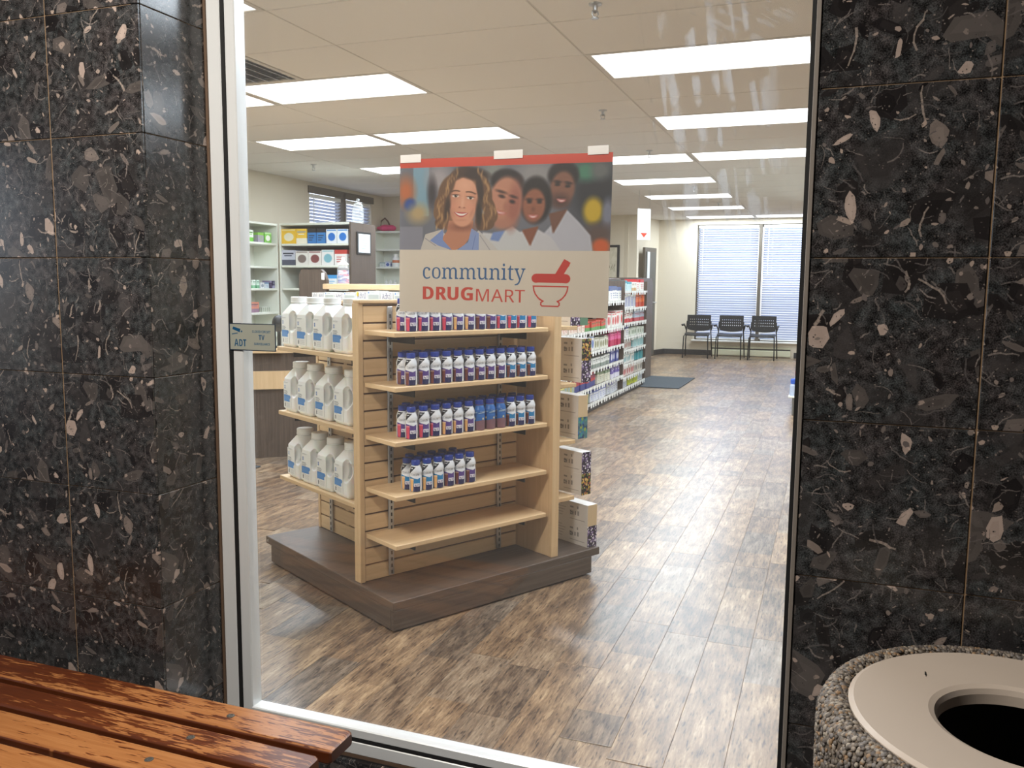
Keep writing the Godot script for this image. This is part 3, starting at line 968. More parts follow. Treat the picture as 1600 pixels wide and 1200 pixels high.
func make_island() -> void:
	var t := thing("display_island", "square four-sided maple shelving island with slat walls on a walnut plinth", "display stand", ISLE, TURN)
	var hd := 0.116
	var wal: Material = mats["walnut_laminate"]
	var map: Material = mats["maple_laminate"]
	# plinth: recessed feet, kick boards, deck
	var deck := MB.new()
	deck.box(Vector3(1.085, 0.034, 1.085), 0.002, Vector3(0.5425, hd - 0.017, -0.5425), Vector2(0.2, 0.7))
	part(t, "plinth_deck", deck.done(), wal)
	part(t, "kick_board", bx(Vector3(1.035, 0.074, 0.018), 0.001, Vector2(0.5, 0)), wal, Vector3(0.5175, 0.045, -0.009))
	part(t, "kick_board", bx(Vector3(0.018, 0.074, 1.012), 0.001, Vector2(0.1, 0.3)), wal, Vector3(0.009, 0.045, -0.526))
	part(t, "kick_board", bx(Vector3(1.0, 0.074, 0.018), 0.001, Vector2(0.8, 0)), wal, Vector3(0.5175, 0.045, -1.023))
	part(t, "kick_board", bx(Vector3(0.018, 0.074, 1.0), 0.001, Vector2(0.4, 0.3)), wal, Vector3(1.026, 0.045, -0.52))
	part(t, "plinth_base", bx(Vector3(0.97, 0.008, 0.97)), mats["base_black"], Vector3(0.52, 0.004, -0.52))
	var edge := part(t, "screw_cover", turned([Vector2(0, 0.004), Vector2(0.006, 0.003), Vector2(0.006, 0)], 10), mats["chrome"], Vector3(-0.0005, hd - 0.017, -1.06), Basis(Vector3.BACK, PI / 2))
	# four walls in a pinwheel
	var top := 1.203
	var low := 1.188
	var sides := [
		[Vector2(0.012, 0.252), Vector2(0.81, 0.252), 0.0],     # faces -v
		[Vector2(0.81, 0.022), Vector2(0.81, 0.80), 1.0],
		[Vector2(0.27, 0.80), Vector2(1.07, 0.80), 2.0],
		[Vector2(0.262, 0.27), Vector2(0.262, 1.058), 3.0]]
	var wt := 0.026
	part(t, "divider_panel", bx(Vector3(0.80, top - hd, wt), 0.002, Vector2(0.0, 0.2)), map, Vector3(0.412, (top + hd) * 0.5, -0.252 - wt * 0.5 - 0.018))
	part(t, "end_post", bx(Vector3(0.022, top - hd, 0.044), 0.002, Vector2(0.2, 0.9)), map, Vector3(0.0235, (top + hd) * 0.5, -0.274))
	part(t, "divider_panel", bx(Vector3(wt, top - hd, 0.78), 0.002, Vector2(0.4, 0.1)), map, Vector3(0.81 + wt * 0.5, (top + hd) * 0.5, -0.412))
	part(t, "end_post", bx(Vector3(0.040, top - hd, 0.020), 0.002, Vector2(0.6, 0.5)), map, Vector3(0.828, (top + hd) * 0.5, -0.030))
	part(t, "divider_panel", bx(Vector3(0.80, low - hd, wt), 0.002, Vector2(0.3, 0.4)), map, Vector3(0.67, (low + hd) * 0.5, -0.813))
	part(t, "divider_panel", bx(Vector3(wt, low - hd, 0.785), 0.002, Vector2(0.7, 0.4)), map, Vector3(0.262 + wt * 0.5 + 0.018, (low + hd) * 0.5, -0.665))
	part(t, "end_post", bx(Vector3(0.044, low - hd, 0.020), 0.002, Vector2(0.1, 0.5)), map, Vector3(0.282, (low + hd) * 0.5, -1.060))
	slat_wall(t, 0.772, hd, 1.195, 16, Vector3(0.422, 0, -0.256), Basis.IDENTITY)
	slat_wall(t, 0.775, hd, 1.187, 16, Vector3(0.266, 0, -0.665), yb(-90))
	part(t, "top_cap", bx(Vector3(0.80, 0.014, 0.05), 0.003, Vector2(0.2, 0.3)), map, Vector3(0.412, top + 0.006, -0.266))
	part(t, "top_cap", bx(Vector3(0.05, 0.014, 0.80), 0.003, Vector2(0.5, 0.3)), map, Vector3(0.823, top + 0.006, -0.42))
	part(t, "top_cap", bx(Vector3(0.05, 0.014, 0.76), 0.003, Vector2(0.8, 0.3)), map, Vector3(0.279, low + 0.007, -0.68))
	part(t, "top_panel", bx(Vector3(0.52, 0.018, 0.52), 0.002, Vector2(0.4, 0.3)), map, Vector3(0.545, low - 0.012, -0.54))
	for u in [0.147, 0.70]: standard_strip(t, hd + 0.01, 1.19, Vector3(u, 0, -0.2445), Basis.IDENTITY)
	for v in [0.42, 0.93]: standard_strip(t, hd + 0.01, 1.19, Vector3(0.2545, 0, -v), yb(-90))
	# shelves of the bottle bay, the jug bay and the carton bay
	for y in BOTTLE_SHELVES: part(t, "shelf", bx(Vector3(0.752, 0.018, 0.212), 0.002, Vector2(y, 0.2)), map, Vector3(0.411, y - 0.009, -0.140))
	for y in JUG_SHELVES: part(t, "shelf", bx(Vector3(0.215, 0.018, 0.70), 0.002, Vector2(y, 0.5)), map, Vector3(0.137, y - 0.009, -0.637))
	for y in [1.105, 0.857, 0.608, 0.358]: part(t, "shelf", bx(Vector3(0.135, 0.018, 0.72), 0.002, Vector2(y, 0.8)), map, Vector3(0.904, y - 0.009, -0.41))
	for y in BOTTLE_SHELVES:
		for u in [0.147, 0.70]: part(t, "shelf_bracket", bx(Vector3(0.005, 0.03, 0.17), 0.001), mats["black_metal"], Vector3(u, y - 0.033, -0.160))
	for y in JUG_SHELVES:
		for v in [0.42, 0.93]: part(t, "shelf_bracket", bx(Vector3(0.17, 0.03, 0.005), 0.001), mats["black_metal"], Vector3(0.165, y - 0.033, -v))

const BOTTLE_SHELVES := [1.102, 0.903, 0.702, 0.499, 0.314]
const JUG_SHELVES := [0.998, 0.711, 0.416]

# ------------------------------------------------------------------ nutrition shakes
func sleeve_image(kind: String) -> Image:
	var w := 256
	var h := 160
	var img := Image.create(w, h, false, Image.FORMAT_RGB8)
	img.fill(c8(226, 230, 236))
	var drink := c8(206, 66, 92)
	if kind.begins_with("vanilla"): drink = c8(226, 176, 116)
	elif kind.begins_with("chocolate"): drink = c8(112, 58, 48)
	var block := c8(88, 66, 140) if kind.ends_with("purple") else c8(34, 128, 186)
	var navy := c8(30, 36, 88)
	if kind == "clear_blue":
		img.fill(c8(44, 104, 176))
		poly(img, PackedVector2Array([Vector2(0, 112), Vector2(120, 92), Vector2(256, 116), Vector2(256, 160), Vector2(0, 160)]), c8(126, 92, 104))
		for k in 4:
			line(img, Vector2(30 + k * 60, 50), Vector2(75 + k * 60, 44), 7, c8(150, 190, 226))
			ell(img, 60 + k * 62, 84, 7, 7, c8(224, 210, 160), 0.2)
		letters(img, "Ensure", serif, 100, 50, 160, 16, c8(214, 228, 244))
		return img
	for x0 in [70, 198]:
		var p := func(x: float, y: float) -> Vector2: return Vector2(x0 + x, y)
		poly(img, PackedVector2Array([p.call(-12, 66), p.call(44, 80), p.call(66, 72), p.call(66, 160), p.call(-12, 160)]), block)
		poly(img, PackedVector2Array([p.call(18, 122), p.call(66, 122), p.call(66, 160), p.call(18, 160)]), navy)
		poly(img, PackedVector2Array([p.call(-9, 78), p.call(19, 78), p.call(16, 156), p.call(-5, 156)]), drink)
		poly(img, PackedVector2Array([p.call(-9, 78), p.call(19, 78), p.call(19, 87), p.call(-9, 87)]), drink.lerp(Color.WHITE, 0.3))
		poly(img, PackedVector2Array([p.call(22, 106), p.call(60, 106), p.call(60, 126), p.call(22, 126)]), c8(228, 226, 236))
		letters(img, "9g 27", sans_bold, x0 + 26, 122, x0 + 56, 11, c8(80, 74, 120))
		poly(img, PackedVector2Array([p.call(-12, 6), p.call(36, 6), p.call(-12, 50)]), c8(20, 22, 34))
		line(img, p.call(-6, 16), p.call(10, 16), 4, c8(226, 230, 236))
		letters(img, "Ensure", serif, x0 + 2, 60, x0 + 56, 15, c8(86, 92, 110))
		poly(img, PackedVector2Array([p.call(-40, 0), p.call(-13, 0), p.call(-13, 160), p.call(-40, 160)]), c8(214, 216, 214))
		for k in 7: line(img, p.call(-37, 24 + k * 17), p.call(-17, 24 + k * 17), 2, c8(150, 152, 158))
	return img

func shake(kind: String, called: String, label: String) -> Node3D:
	var t := thing(called, label, "bottle", Vector3.ZERO, 0.0)
	t.set_meta("kind_name", called)
	var body: ArrayMesh
	if not meshes.has("shake_body"):
		meshes["shake_body"] = turned([Vector2(0, 0), Vector2(0.020, 0), Vector2(0.0232, 0.003), Vector2(0.0238, 0.03), Vector2(0.0235, 0.056), Vector2(0.0222, 0.062), Vector2(0.0225, 0.068), Vector2(0.0240, 0.074), Vector2(0.0236, 0.082), Vector2(0.0200, 0.093), Vector2(0.0165, 0.099), Vector2(0.0160, 0.104), Vector2(0, 0.104)], 18, 0.0, 0.1)
		meshes["shake_cap"] = turned([Vector2(0.0168, 0.1025), Vector2(0.0172, 0.106), Vector2(0.0170, 0.1175), Vector2(0.0155, 0.1205), Vector2(0, 0.1208)], 18)
	part(t, "sleeve", meshes["shake_body"], mat("sleeve_" + kind, Color.WHITE, 0.25, 0.0, tex(sleeve_image(kind))))
	part(t, "cap", meshes["shake_cap"], mat("cap_blue", c8(30, 62, 160), 0.3))
	return t

func make_shakes() -> void:
	var words := {
		"strawberry_purple": "pink and purple label", "vanilla_purple": "tan and purple label", "chocolate_purple": "brown and purple label",
		"vanilla_teal": "tan and blue label", "chocolate_teal": "brown and blue label", "strawberry_teal": "pink and blue label", "clear_blue": "all-blue see-through wrapper"}
	var where := ["top bottle shelf", "second bottle shelf", "third bottle shelf", "fourth bottle shelf"]
	var S := "strawberry_purple"
	var V := "vanilla_purple"
	var C := "chocolate_purple"
	var rows := [
		[S, S, S, S, V, V, C, C, "strawberry_teal", "strawberry_teal", "strawberry_teal", "strawberry_teal"],
		[C, C, C, C, C, C, C, C, C, "chocolate_teal", "chocolate_teal", "chocolate_teal"],
		[S, S, S, V, V, V, "clear_blue", "clear_blue", "clear_blue", "chocolate_teal", "chocolate_teal", "chocolate_teal"],
		["vanilla_teal", "vanilla_teal", "vanilla_teal", C, C, C]]
	var first := {}
	rng.seed = 3
	for r in rows.size():
		for k in rows[r].size():
			var kind: String = rows[r][k]
			for row in 3:
				if row == 2 and k == 0: continue
				var n: int = rows[r].size()
				var u: float = (0.130 if r < 3 else 0.148) + k * (0.0537 if r < 3 else 0.0516) - row * 0.004 + rng.randf_range(-0.0012, 0.0012)
				var v: float = 0.072 + row * 0.0525
				var at := isle(u, BOTTLE_SHELVES[r], v)
				var label := "blue-capped shake bottle, %s, %s, %s" % [words[kind], where[r], ["front row", "second row", "rear row"][row]]
				var grp := "shake bottles, %s, %s" % [words[kind], where[r]]
				var turn := TURN + 8.0 + rng.randf_range(-9, 9)
				if first.has(kind):
					copy(first[kind], at, turn, label, grp)
				else:
					first[kind] = shake(kind, "shake_bottle", label)
					first[kind].set_meta("group", grp)
					first[kind].position = at
					first[kind].rotation.y = deg_to_rad(turn)

# ------------------------------------------------------------------ white jugs
func jug_sdf(p: Vector3) -> float:
	# x: depth (label side at 0), y: height, z: width, handle at +z
	var y := p.y
	var t := clampf((y - 0.145) / 0.042, 0.0, 1.0)
	var hx := lerpf(0.060, 0.037, t)
	var hz := lerpf(0.0655, 0.037, t)
	var cz := lerpf(0.0, -0.004, t)
	var rr := lerpf(0.017, 0.034, t)
	var qx := absf(p.x - 0.060) - hx + rr
	var qz := absf(p.z - cz) - hz + rr
	var d2 := Vector2(maxf(qx, 0), maxf(qz, 0)).length() + minf(maxf(qx, qz), 0.0) - rr
	var slope := 0.8 if t > 0.0 and t < 1.0 else 1.0
	var body := maxf(d2 * slope, maxf(-y, y - 0.189))
	if y < 0.012: body = maxf(body, d2 + (0.012 - y) * 0.5)
	var neck := maxf(Vector2(p.x - 0.060, p.z + 0.004).length() - 0.033, maxf(0.17 - y, y - 0.204))
	body = minf(body, neck)
	# grip opening through the depth, with scooped faces around it
	var hz2 := maxf(absf(p.z - 0.041) - 0.002, 0.0)
	var hy2 := maxf(absf(y - 0.112) - 0.022, 0.0)
	var hole := Vector2(hz2, hy2).length() - 0.0115
	var e := Vector3((absf(p.x - 0.060) - 0.066) / 0.036, (y - 0.114) / 0.050, (p.z - 0.043) / 0.030)
	var scoop := (e.length() - 1.0) * 0.03
	return maxf(body, maxf(-hole, -scoop))

func jug_label() -> Image:
	var img := Image.create(192, 256, false, Image.FORMAT_RGB8)
	img.fill(c8(238, 239, 237))
	for q in [[14, 0, 100, 3], [14, 8, 90, 2]]: img.fill_rect(Rect2i(q[0], q[1] + 4, q[2], q[3]), c8(150, 154, 160))
	ell(img, 34, 42, 9, 9, c8(52, 102, 176), 0.15)
	ell(img, 34, 60, 9, 9, c8(52, 102, 176), 0.15)
	img.fill_rect(Rect2i(52, 36, 3, 34), c8(150, 170, 200))
	for q in [[14, 88, 80, 6], [14, 100, 96, 4], [14, 110, 78, 6], [14, 122, 88, 3]]: img.fill_rect(Rect2i(q[0], q[1], q[2], q[3]), c8(120, 126, 134))
	poly(img, PackedVector2Array([Vector2(8, 126), Vector2(166, 126), Vector2(182, 142), Vector2(166, 160), Vector2(154, 160), Vector2(154, 190), Vector2(8, 190)]), c8(64, 134, 206))
	img.fill_rect(Rect2i(152, 170, 14, 18), c8(200, 212, 224))
	for k in 4: img.fill_rect(Rect2i(22, 146 + k * 9, 118, 2), c8(120, 172, 224))
	for y in 6:
		for x in 5:
			if (x * 7 + y * 5 + x * y) % 3: img.fill_rect(Rect2i(24 + x * 5, 204 + y * 6, 5, 6), c8(96, 98, 102))
	for k in 6: img.fill_rect(Rect2i(66, 202 + k * 8, 96, 2), c8(160, 164, 168))
	img.fill_rect(Rect2i(10, 194, 60, 3), c8(150, 152, 156))
	return img

func make_jugs() -> void:
	var hdpe := mat("milky_plastic", c8(244, 245, 244), 0.32)
	hdpe.subsurf_scatter_enabled = true
	hdpe.subsurf_scatter_strength = 0.15
	var body := nets(jug_sdf, Vector3(-0.012, -0.012, -0.078), Vector3(0.132, 0.215, 0.078), 0.0045)
	var cap := turned([Vector2(0.034, 0.192), Vector2(0.0372, 0.194), Vector2(0.0372, 0.197), Vector2(0.0360, 0.199), Vector2(0.0365, 0.216), Vector2(0.034, 0.2195), Vector2(0, 0.220)], 24)
	var proto := thing("powder_jug", "x", "jug", Vector3.ZERO, 0.0)
	proto.set_meta("kind_name", "powder_jug")
	part(proto, "body", body, hdpe)
	part(proto, "cap", cap, mats["white_plastic"], Vector3(0.060, 0, -0.004))
	part(proto, "label", picbox(Vector3(0.080, 0.118, 0.0015), 0.0, Rect2(0, 0, 1, 1), 2), mat("jug_label", Color.WHITE, 0.4, 0.0, tex(jug_label())), Vector3(-0.0006, 0.072, -0.019), yb(-90))
	rng.seed = 14
	var lv := ["upper", "middle", "lower"]
	var spot := ["beside the wall post", "second from the wall post", "third from the wall post", "at the open shelf end"]
	for r in 3:
		for k in 4:
			var at := isle(0.046 + rng.randf_range(-0.004, 0.006), JUG_SHELVES[r], 0.463 + k * 0.1525 + rng.randf_range(-0.006, 0.006) - (0.012 * k if r == 2 else 0.0))
			var label := "white jug with blue label, %s jug shelf, %s" % [lv[r], spot[k]]
			var turn := TURN + rng.randf_range(-4, 4)
			if r == 0 and k == 0:
				proto.position = at
				proto.rotation.y = deg_to_rad(turn)
				tag(proto, label, "jug", "white jugs on the island display")
			else:
				copy(proto, at, turn, label, "white jugs on the island display")

# ------------------------------------------------------------------ cartons on the island
func carton_side() -> Image:
	var img := Image.create(256, 96, false, Image.FORMAT_RGB8)
	img.fill(c8(214, 210, 204))
	rng.seed = 8
	for y in 10:
		for x in 10:
			if rng.randf() < 0.6: img.fill_rect(Rect2i(150 + x * 2, 40 + y * 2, 2, 2), c8(70, 70, 72))
	for q in [[178, 40, 8, 18], [194, 38, 10, 20], [150, 20, 20, 8], [192, 16, 8, 12]]: img.fill_rect(Rect2i(q[0], q[1], q[2], q[3]), c8(140, 138, 136))
	for k in 5: img.fill_rect(Rect2i(14, 18 + k * 13, rng.randi_range(60, 110), 3), c8(168, 164, 160))
	img.fill_rect(Rect2i(150, 76, 90, 3), c8(160, 156, 152))
	return img

func dots_image(bg: Color, cols: Array, seed_: int, n := 70, rmin := 3.0, rmax := 7.0) -> Image:
	var img := Image.create(96, 128, false, Image.FORMAT_RGB8)
	img.fill(bg)
	rng.seed = seed_
	for k in n:
		ell(img, rng.randf() * 96, rng.randf() * 128, rng.randf_range(rmin, rmax), rng.randf_range(rmin, rmax), cols[rng.randi() % cols.size()], 0.2, rng.randf() * 3.0)
	return img

func make_cartons() -> void:
	var side := mat("carton_side", Color.WHITE, 0.5, 0.0, tex(carton_side()))
	var ends := {
		"lilac": mat("carton_lilac", Color.WHITE, 0.5, 0.0, tex(dots_image(c8(44, 32, 56), [c8(214, 204, 226), c8(120, 96, 150), c8(236, 232, 240)], 91))),
		"amber": mat("carton_amber", Color.WHITE, 0.5, 0.0, tex(dots_image(c8(26, 22, 20), [c8(206, 164, 54), c8(170, 92, 60), c8(120, 130, 60), c8(226, 190, 110)], 92, 46, 4, 10))),
		"beige": mat("carton_beige", c8(214, 188, 150), 0.6),
		"teal": mat("carton_teal", Color.WHITE, 0.5, 0.0, tex(dots_image(c8(70, 120, 130), [c8(40, 110, 170), c8(150, 170, 70), c8(60, 150, 140), c8(30, 70, 110)], 93, 40, 6, 14)))}
	var words := {"lilac": "lilac dotted end", "amber": "black and amber leafy end", "beige": "plain beige end", "teal": "teal and yellow end"}
	# [base y, u of inner face, v of near end, lower, upper]
	var piles := [
		[0.116, 1.028, 0.022, "lilac", "beige", "plinth deck"],
		[0.358, 0.992, 0.030, "amber", "lilac", "lowest carton shelf"],
		[0.608, 0.985, 0.050, "teal", "beige", "second carton shelf"],
		[0.857, 0.990, 0.040, "lilac", "amber", "third carton shelf"],
		[1.105, 0.930, 0.052, "lilac", "", "top carton shelf"]]
	var s := Vector3(0.058, 0.0955, 0.27)
	for p in piles:
		for k in 2:
			var kind: String = p[3 + k]
			if kind == "": continue
			var m := ArrayMesh.new()
			var a := MB.new()
			var h := s * 0.5
			a.quad(Vector3(-h.x, h.y, -h.z), Vector3(-h.x, h.y, h.z), Vector3(-h.x, -h.y, h.z), Vector3(-h.x, -h.y, -h.z), Vector3.LEFT)
			a.quad(Vector3(h.x, h.y, h.z), Vector3(h.x, h.y, -h.z), Vector3(h.x, -h.y, -h.z), Vector3(h.x, -h.y, h.z), Vector3.RIGHT)
			a.quad(Vector3(-h.x, h.y, -h.z), Vector3(h.x, h.y, -h.z), Vector3(h.x, h.y, h.z), Vector3(-h.x, h.y, h.z), Vector3.UP, Vector2(0, 0), Vector2(0, 0.1), Vector2(0.05, 0.1), Vector2(0.05, 0))
			a.quad(Vector3(-h.x, -h.y, -h.z), Vector3(h.x, -h.y, -h.z), Vector3(h.x, -h.y, h.z), Vector3(-h.x, -h.y, h.z), Vector3.DOWN, Vector2(0, 0), Vector2(0, 0.1), Vector2(0.05, 0.1), Vector2(0.05, 0))
			a.add_to(m, side)
			var b := MB.new()
			b.quad(Vector3(-h.x, h.y, h.z), Vector3(h.x, h.y, h.z), Vector3(h.x, -h.y, h.z), Vector3(-h.x, -h.y, h.z), Vector3.BACK)
			b.quad(Vector3(-h.x, h.y, -h.z), Vector3(h.x, h.y, -h.z), Vector3(h.x, -h.y, -h.z), Vector3(-h.x, -h.y, -h.z), Vector3.FORWARD)
			b.add_to(m, ends[kind])
			single("snack_carton", m, null, isle(p[1] + h.x, p[0] + h.y + k * (s.y + 0.0005), p[2] + h.z), yb(TURN),
				"%s pale carton with %s, %s" % ["lower" if k == 0 else "upper", words[kind], p[5]], "carton", "cartons in the island's carton bay")
	# green pack beside the top carton
	single("tea_box", bx(Vector3(0.05, 0.085, 0.10), 0.001), mat("pack_green", c8(96, 138, 112), 0.5), isle(1.02, 1.105 + 0.0425, 0.11), yb(TURN), "small grey-green box on the top carton shelf of the maple island", "box")

# ------------------------------------------------------------------ small printed packs
func pack_image(a: Color, b: Color, style: int) -> Image:
	var img := Image.create(48, 64, false, Image.FORMAT_RGB8)
	img.fill(a)
	match style:
		0:
			img.fill_rect(Rect2i(0, 0, 48, 18), b)
			for k in 3: img.fill_rect(Rect2i(8, 28 + k * 9, 30 - k * 6, 4), b.lerp(a, 0.35))
		1:
			img.fill_rect(Rect2i(0, 40, 48, 24), b)
			img.fill_rect(Rect2i(6, 12, 36, 6), b.lerp(Color.BLACK, 0.3))
			img.fill_rect(Rect2i(10, 22, 26, 4), b)
		2:
			ell(img, 24, 34, 15, 17, b, 0.1)
			img.fill_rect(Rect2i(4, 4, 40, 6), b.lerp(a, 0.4))
		_:
			for k in 4: img.fill_rect(Rect2i(4 + k * 11, 10, 6, 46), b)
	return img

var atlas: Image
var atlas_users := []

func pack_mat(called: String, a: Color, b: Color, style: int) -> StandardMaterial3D:
	# all packs share one picture of 8 x 10 labels
	if mats.has(called): return mats[called]
	if atlas == null: atlas = Image.create(48 * 8, 64 * 10, false, Image.FORMAT_RGB8)
	var k := atlas_users.size()
	atlas.blit_rect(pack_image(a, b, style), Rect2i(0, 0, 48, 64), Vector2i((k % 8) * 48, (k / 8) * 64))
	var m := mat(called, Color.WHITE, 0.45)
	m.uv1_scale = Vector3(0.94 / 8.0, 0.94 / 10.0, 1.0)
	m.uv1_offset = Vector3((k % 8 + 0.03) / 8.0, (k / 8 + 0.03) / 10.0, 0.0)
	atlas_users.append(m)
	return m

func finish_packs() -> void:
	var t := ImageTexture.create_from_image(atlas)
	for m in atlas_users: m.albedo_texture = t

func make_medicine_run() -> void:
	var x0 := -2.90
	var xf := -2.245
	var z0 := -6.2
	var z1 := -11.0
	var t := thing("medicine_gondola", "long walnut gondola of packed medicine shelves along the aisle", "shelving", Vector3(-2.5, 0, (z0 + z1) * 0.5))
	var o := -t.position
	var wal: Material = mats["walnut_laminate"]
	var ln := z0 - z1
	part(t, "kick_base", bx(Vector3(0.62, 0.07, ln), 0.003), mats["base_black"], o + Vector3(-2.57, 0.035, (z0 + z1) * 0.5))
	part(t, "back_panel", bx(Vector3(0.04, 1.29, ln), 0.003), mat("panel_taupe", c8(92, 78, 66), 0.6), o + Vector3(-2.62, 0.715, (z0 + z1) * 0.5))
	part(t, "top_rail", bx(Vector3(0.06, 0.03, ln), 0.004), wal, o + Vector3(-2.62, 1.365, (z0 + z1) * 0.5))
	# end fin, rounded at its outer top corner
	var pts := PackedVector2Array([Vector2(-0.5, 0), Vector2(0.56, 0)])
	for k in 7: pts.append(Vector2(0.44 + 0.12 * cos(PI * 0.5 * k / 6.0), 1.28 + 0.12 * sin(PI * 0.5 * k / 6.0)))
	pts.append(Vector2(-0.5, 1.40))
	var fin := MB.new()
	fin.slab(pts, 0.50, Vector3.ZERO, yb(90))
	part(t, "end_unit", fin.done(), wal, o + Vector3(-2.63, 0, -11.52))
	var strip := mat("price_strip", c8(206, 204, 198), 0.5)
	var tag_white := mat("price_tag", c8(244, 244, 240), 0.5)
	for bay in 2:
		var za := z0 if bay == 0 else -9.73
		var zb := -9.73 if bay == 0 else z1
		part(t, "bay_divider", bx(Vector3(0.36, 1.28, 0.014), 0.002), wal, o + Vector3(-2.42, 0.71, zb + 0.007))
		for y in (NEAR_LEVELS if bay == 0 else FAR_LEVELS):
			part(t, "shelf", bx(Vector3(0.36, 0.018, za - zb), 0.002), mats["panel_taupe"], o + Vector3(-2.425, y - 0.009, (za + zb) * 0.5))
			var sm := MB.new()
			sm.box(Vector3(0.006, 0.026, za - zb), 0.0, Vector3(xf + 0.003, y - 0.009, (za + zb) * 0.5))
			part(t, "price_strip", sm.done(), strip, o)
			var mb := MB.new()
			rng.seed = int(y * 1000) + bay
			var z := za - 0.04
			while z > zb + 0.03:
				mb.box(Vector3(0.003, 0.045, 0.042), 0.0, Vector3(xf + 0.008, y - 0.024, z))
				z -= rng.randf_range(0.075, 0.15)
			var g := part(t, "price_tags", mb.done(), tag_white, o)
			g.set_meta("kind", "stuff")
	# goods: [bay, level, from, to (share of the bay), width, height, words, colour, second colour, style]
	var W := c8(236, 234, 228)
	var goods := [
		[1, 0, 0.0, 0.35, 0.10, 0.12, "teal and white", c8(206, 226, 228), c8(80, 160, 176), 0],
		[1, 0, 0.35, 0.62, 0.09, 0.11, "white and tan", W, c8(206, 170, 120), 1],
		[1, 0, 0.62, 1.0, 0.13, 0.145, "white with red lines", W, c8(200, 44, 52), 0],
		[1, 1, 0.0, 0.55, 0.075, 0.16, "royal blue and white", W, c8(48, 72, 156), 3],
		[1, 1, 0.55, 1.0, 0.10, 0.17, "bright orange", c8(226, 112, 44), c8(196, 66, 34), 1],
		[1, 2, 0.0, 0.5, 0.095, 0.13, "white and red", W, c8(206, 52, 56), 1],
		[1, 2, 0.5, 1.0, 0.085, 0.13, "grey blue and crimson", c8(176, 190, 206), c8(190, 56, 66), 1],
		[1, 3, 0.0, 0.3, 0.08, 0.14, "navy and white", W, c8(48, 54, 128), 0],
		[1, 3, 0.3, 1.0, 0.09, 0.10, "pale green and white", c8(222, 226, 214), c8(120, 140, 110), 2],
		[1, 4, 0.0, 0.5, 0.09, 0.11, "grey and brick red", c8(214, 212, 206), c8(160, 96, 84), 2],
		[1, 4, 0.5, 1.0, 0.075, 0.12, "aqua and white", c8(214, 232, 232), c8(70, 172, 178), 3],
		[1, 5, 0.0, 0.62, 0.10, 0.12, "pale aqua and white", W, c8(110, 166, 178), 2],
		[1, 5, 0.62, 1.0, 0.09, 0.13, "deep teal", c8(62, 158, 166), c8(30, 110, 120), 0],
		[1, 6, 0.0, 0.6, 0.10, 0.12, "white and rose", c8(234, 214, 208), c8(200, 86, 92), 2],
		[1, 6, 0.6, 1.0, 0.09, 0.12, "cream and grey", c8(228, 222, 210), c8(140, 136, 130), 2],
		[1, 7, 0.0, 0.3, 0.10, 0.10, "silver grey", c8(206, 210, 214), c8(150, 160, 176), 3],
		[1, 7, 0.3, 0.75, 0.11, 0.085, "lime yellow", c8(210, 216, 60), c8(150, 170, 40), 2],
		[1, 7, 0.75, 1.0, 0.09, 0.11, "pale grey striped", c8(222, 226, 228), c8(150, 166, 176), 3],
		[0, 0, 0.2, 1.0, 0.12, 0.16, "white and slate blue", W, c8(96, 110, 150), 0],
		[0, 1, 0.1, 0.55, 0.11, 0.09, "rust and cream", c8(230, 214, 200), c8(186, 84, 60), 0],
		[0, 1, 0.55, 0.80, 0.10, 0.10, "red and green", c8(206, 66, 56), c8(96, 150, 84), 1],
		[0, 1, 0.80, 1.0, 0.10, 0.17, "white red-spotted", W, c8(204, 50, 46), 2],
		[0, 2, 0.1, 0.50, 0.12, 0.09, "chestnut brown", c8(120, 72, 58), c8(190, 150, 120), 1],
		[0, 2, 0.50, 0.66, 0.11, 0.16, "white and bright blue", W, c8(48, 96, 180), 2],
		[0, 2, 0.66, 0.84, 0.10, 0.13, "white and olive", c8(230, 228, 216), c8(130, 130, 84), 2],
		[0, 2, 0.84, 1.0, 0.09, 0.18, "hot pink", c8(232, 104, 160), c8(196, 40, 90), 1],
		[0, 3, 0.1, 0.5, 0.11, 0.08, "scarlet", c8(206, 44, 46), c8(240, 220, 210), 0],
		[0, 3, 0.5, 0.85, 0.10, 0.11, "white and dull green", c8(232, 232, 228), c8(140, 150, 140), 1],
		[0, 3, 0.85, 1.0, 0.09, 0.14, "indigo and white", c8(66, 76, 150), c8(220, 222, 234), 2],
		[0, 4, 0.1, 0.45, 0.10, 0.09, "yellow and blue", c8(226, 210, 120), c8(60, 130, 180), 3],
		[0, 4, 0.45, 0.70, 0.10, 0.16, "red and navy", c8(186, 60, 66), c8(52, 60, 128), 1],
		[0, 4, 0.70, 0.86, 0.10, 0.13, "cream and sage", c8(226, 222, 204), c8(130, 150, 120), 0],
		[0, 4, 0.86, 1.0, 0.10, 0.15, "violet and white", c8(110, 92, 170), c8(226, 222, 236), 1],
		[0, 5, 0.3, 0.62, 0.12, 0.10, "grass green", c8(110, 170, 70), c8(210, 224, 120), 0],
		[0, 5, 0.62, 0.82, 0.11, 0.13, "white and periwinkle", c8(226, 228, 236), c8(100, 116, 190), 0],
		[0, 5, 0.82, 1.0, 0.13, 0.135, "pale grey", c8(210, 214, 220), c8(120, 120, 170), 0]]
	var names := ["top shelf", "second shelf", "third shelf", "fourth shelf", "fifth shelf", "sixth shelf", "seventh shelf", "lowest shelf"]
	rng.seed = 404
	var cube := picbox(Vector3.ONE, 0.0)
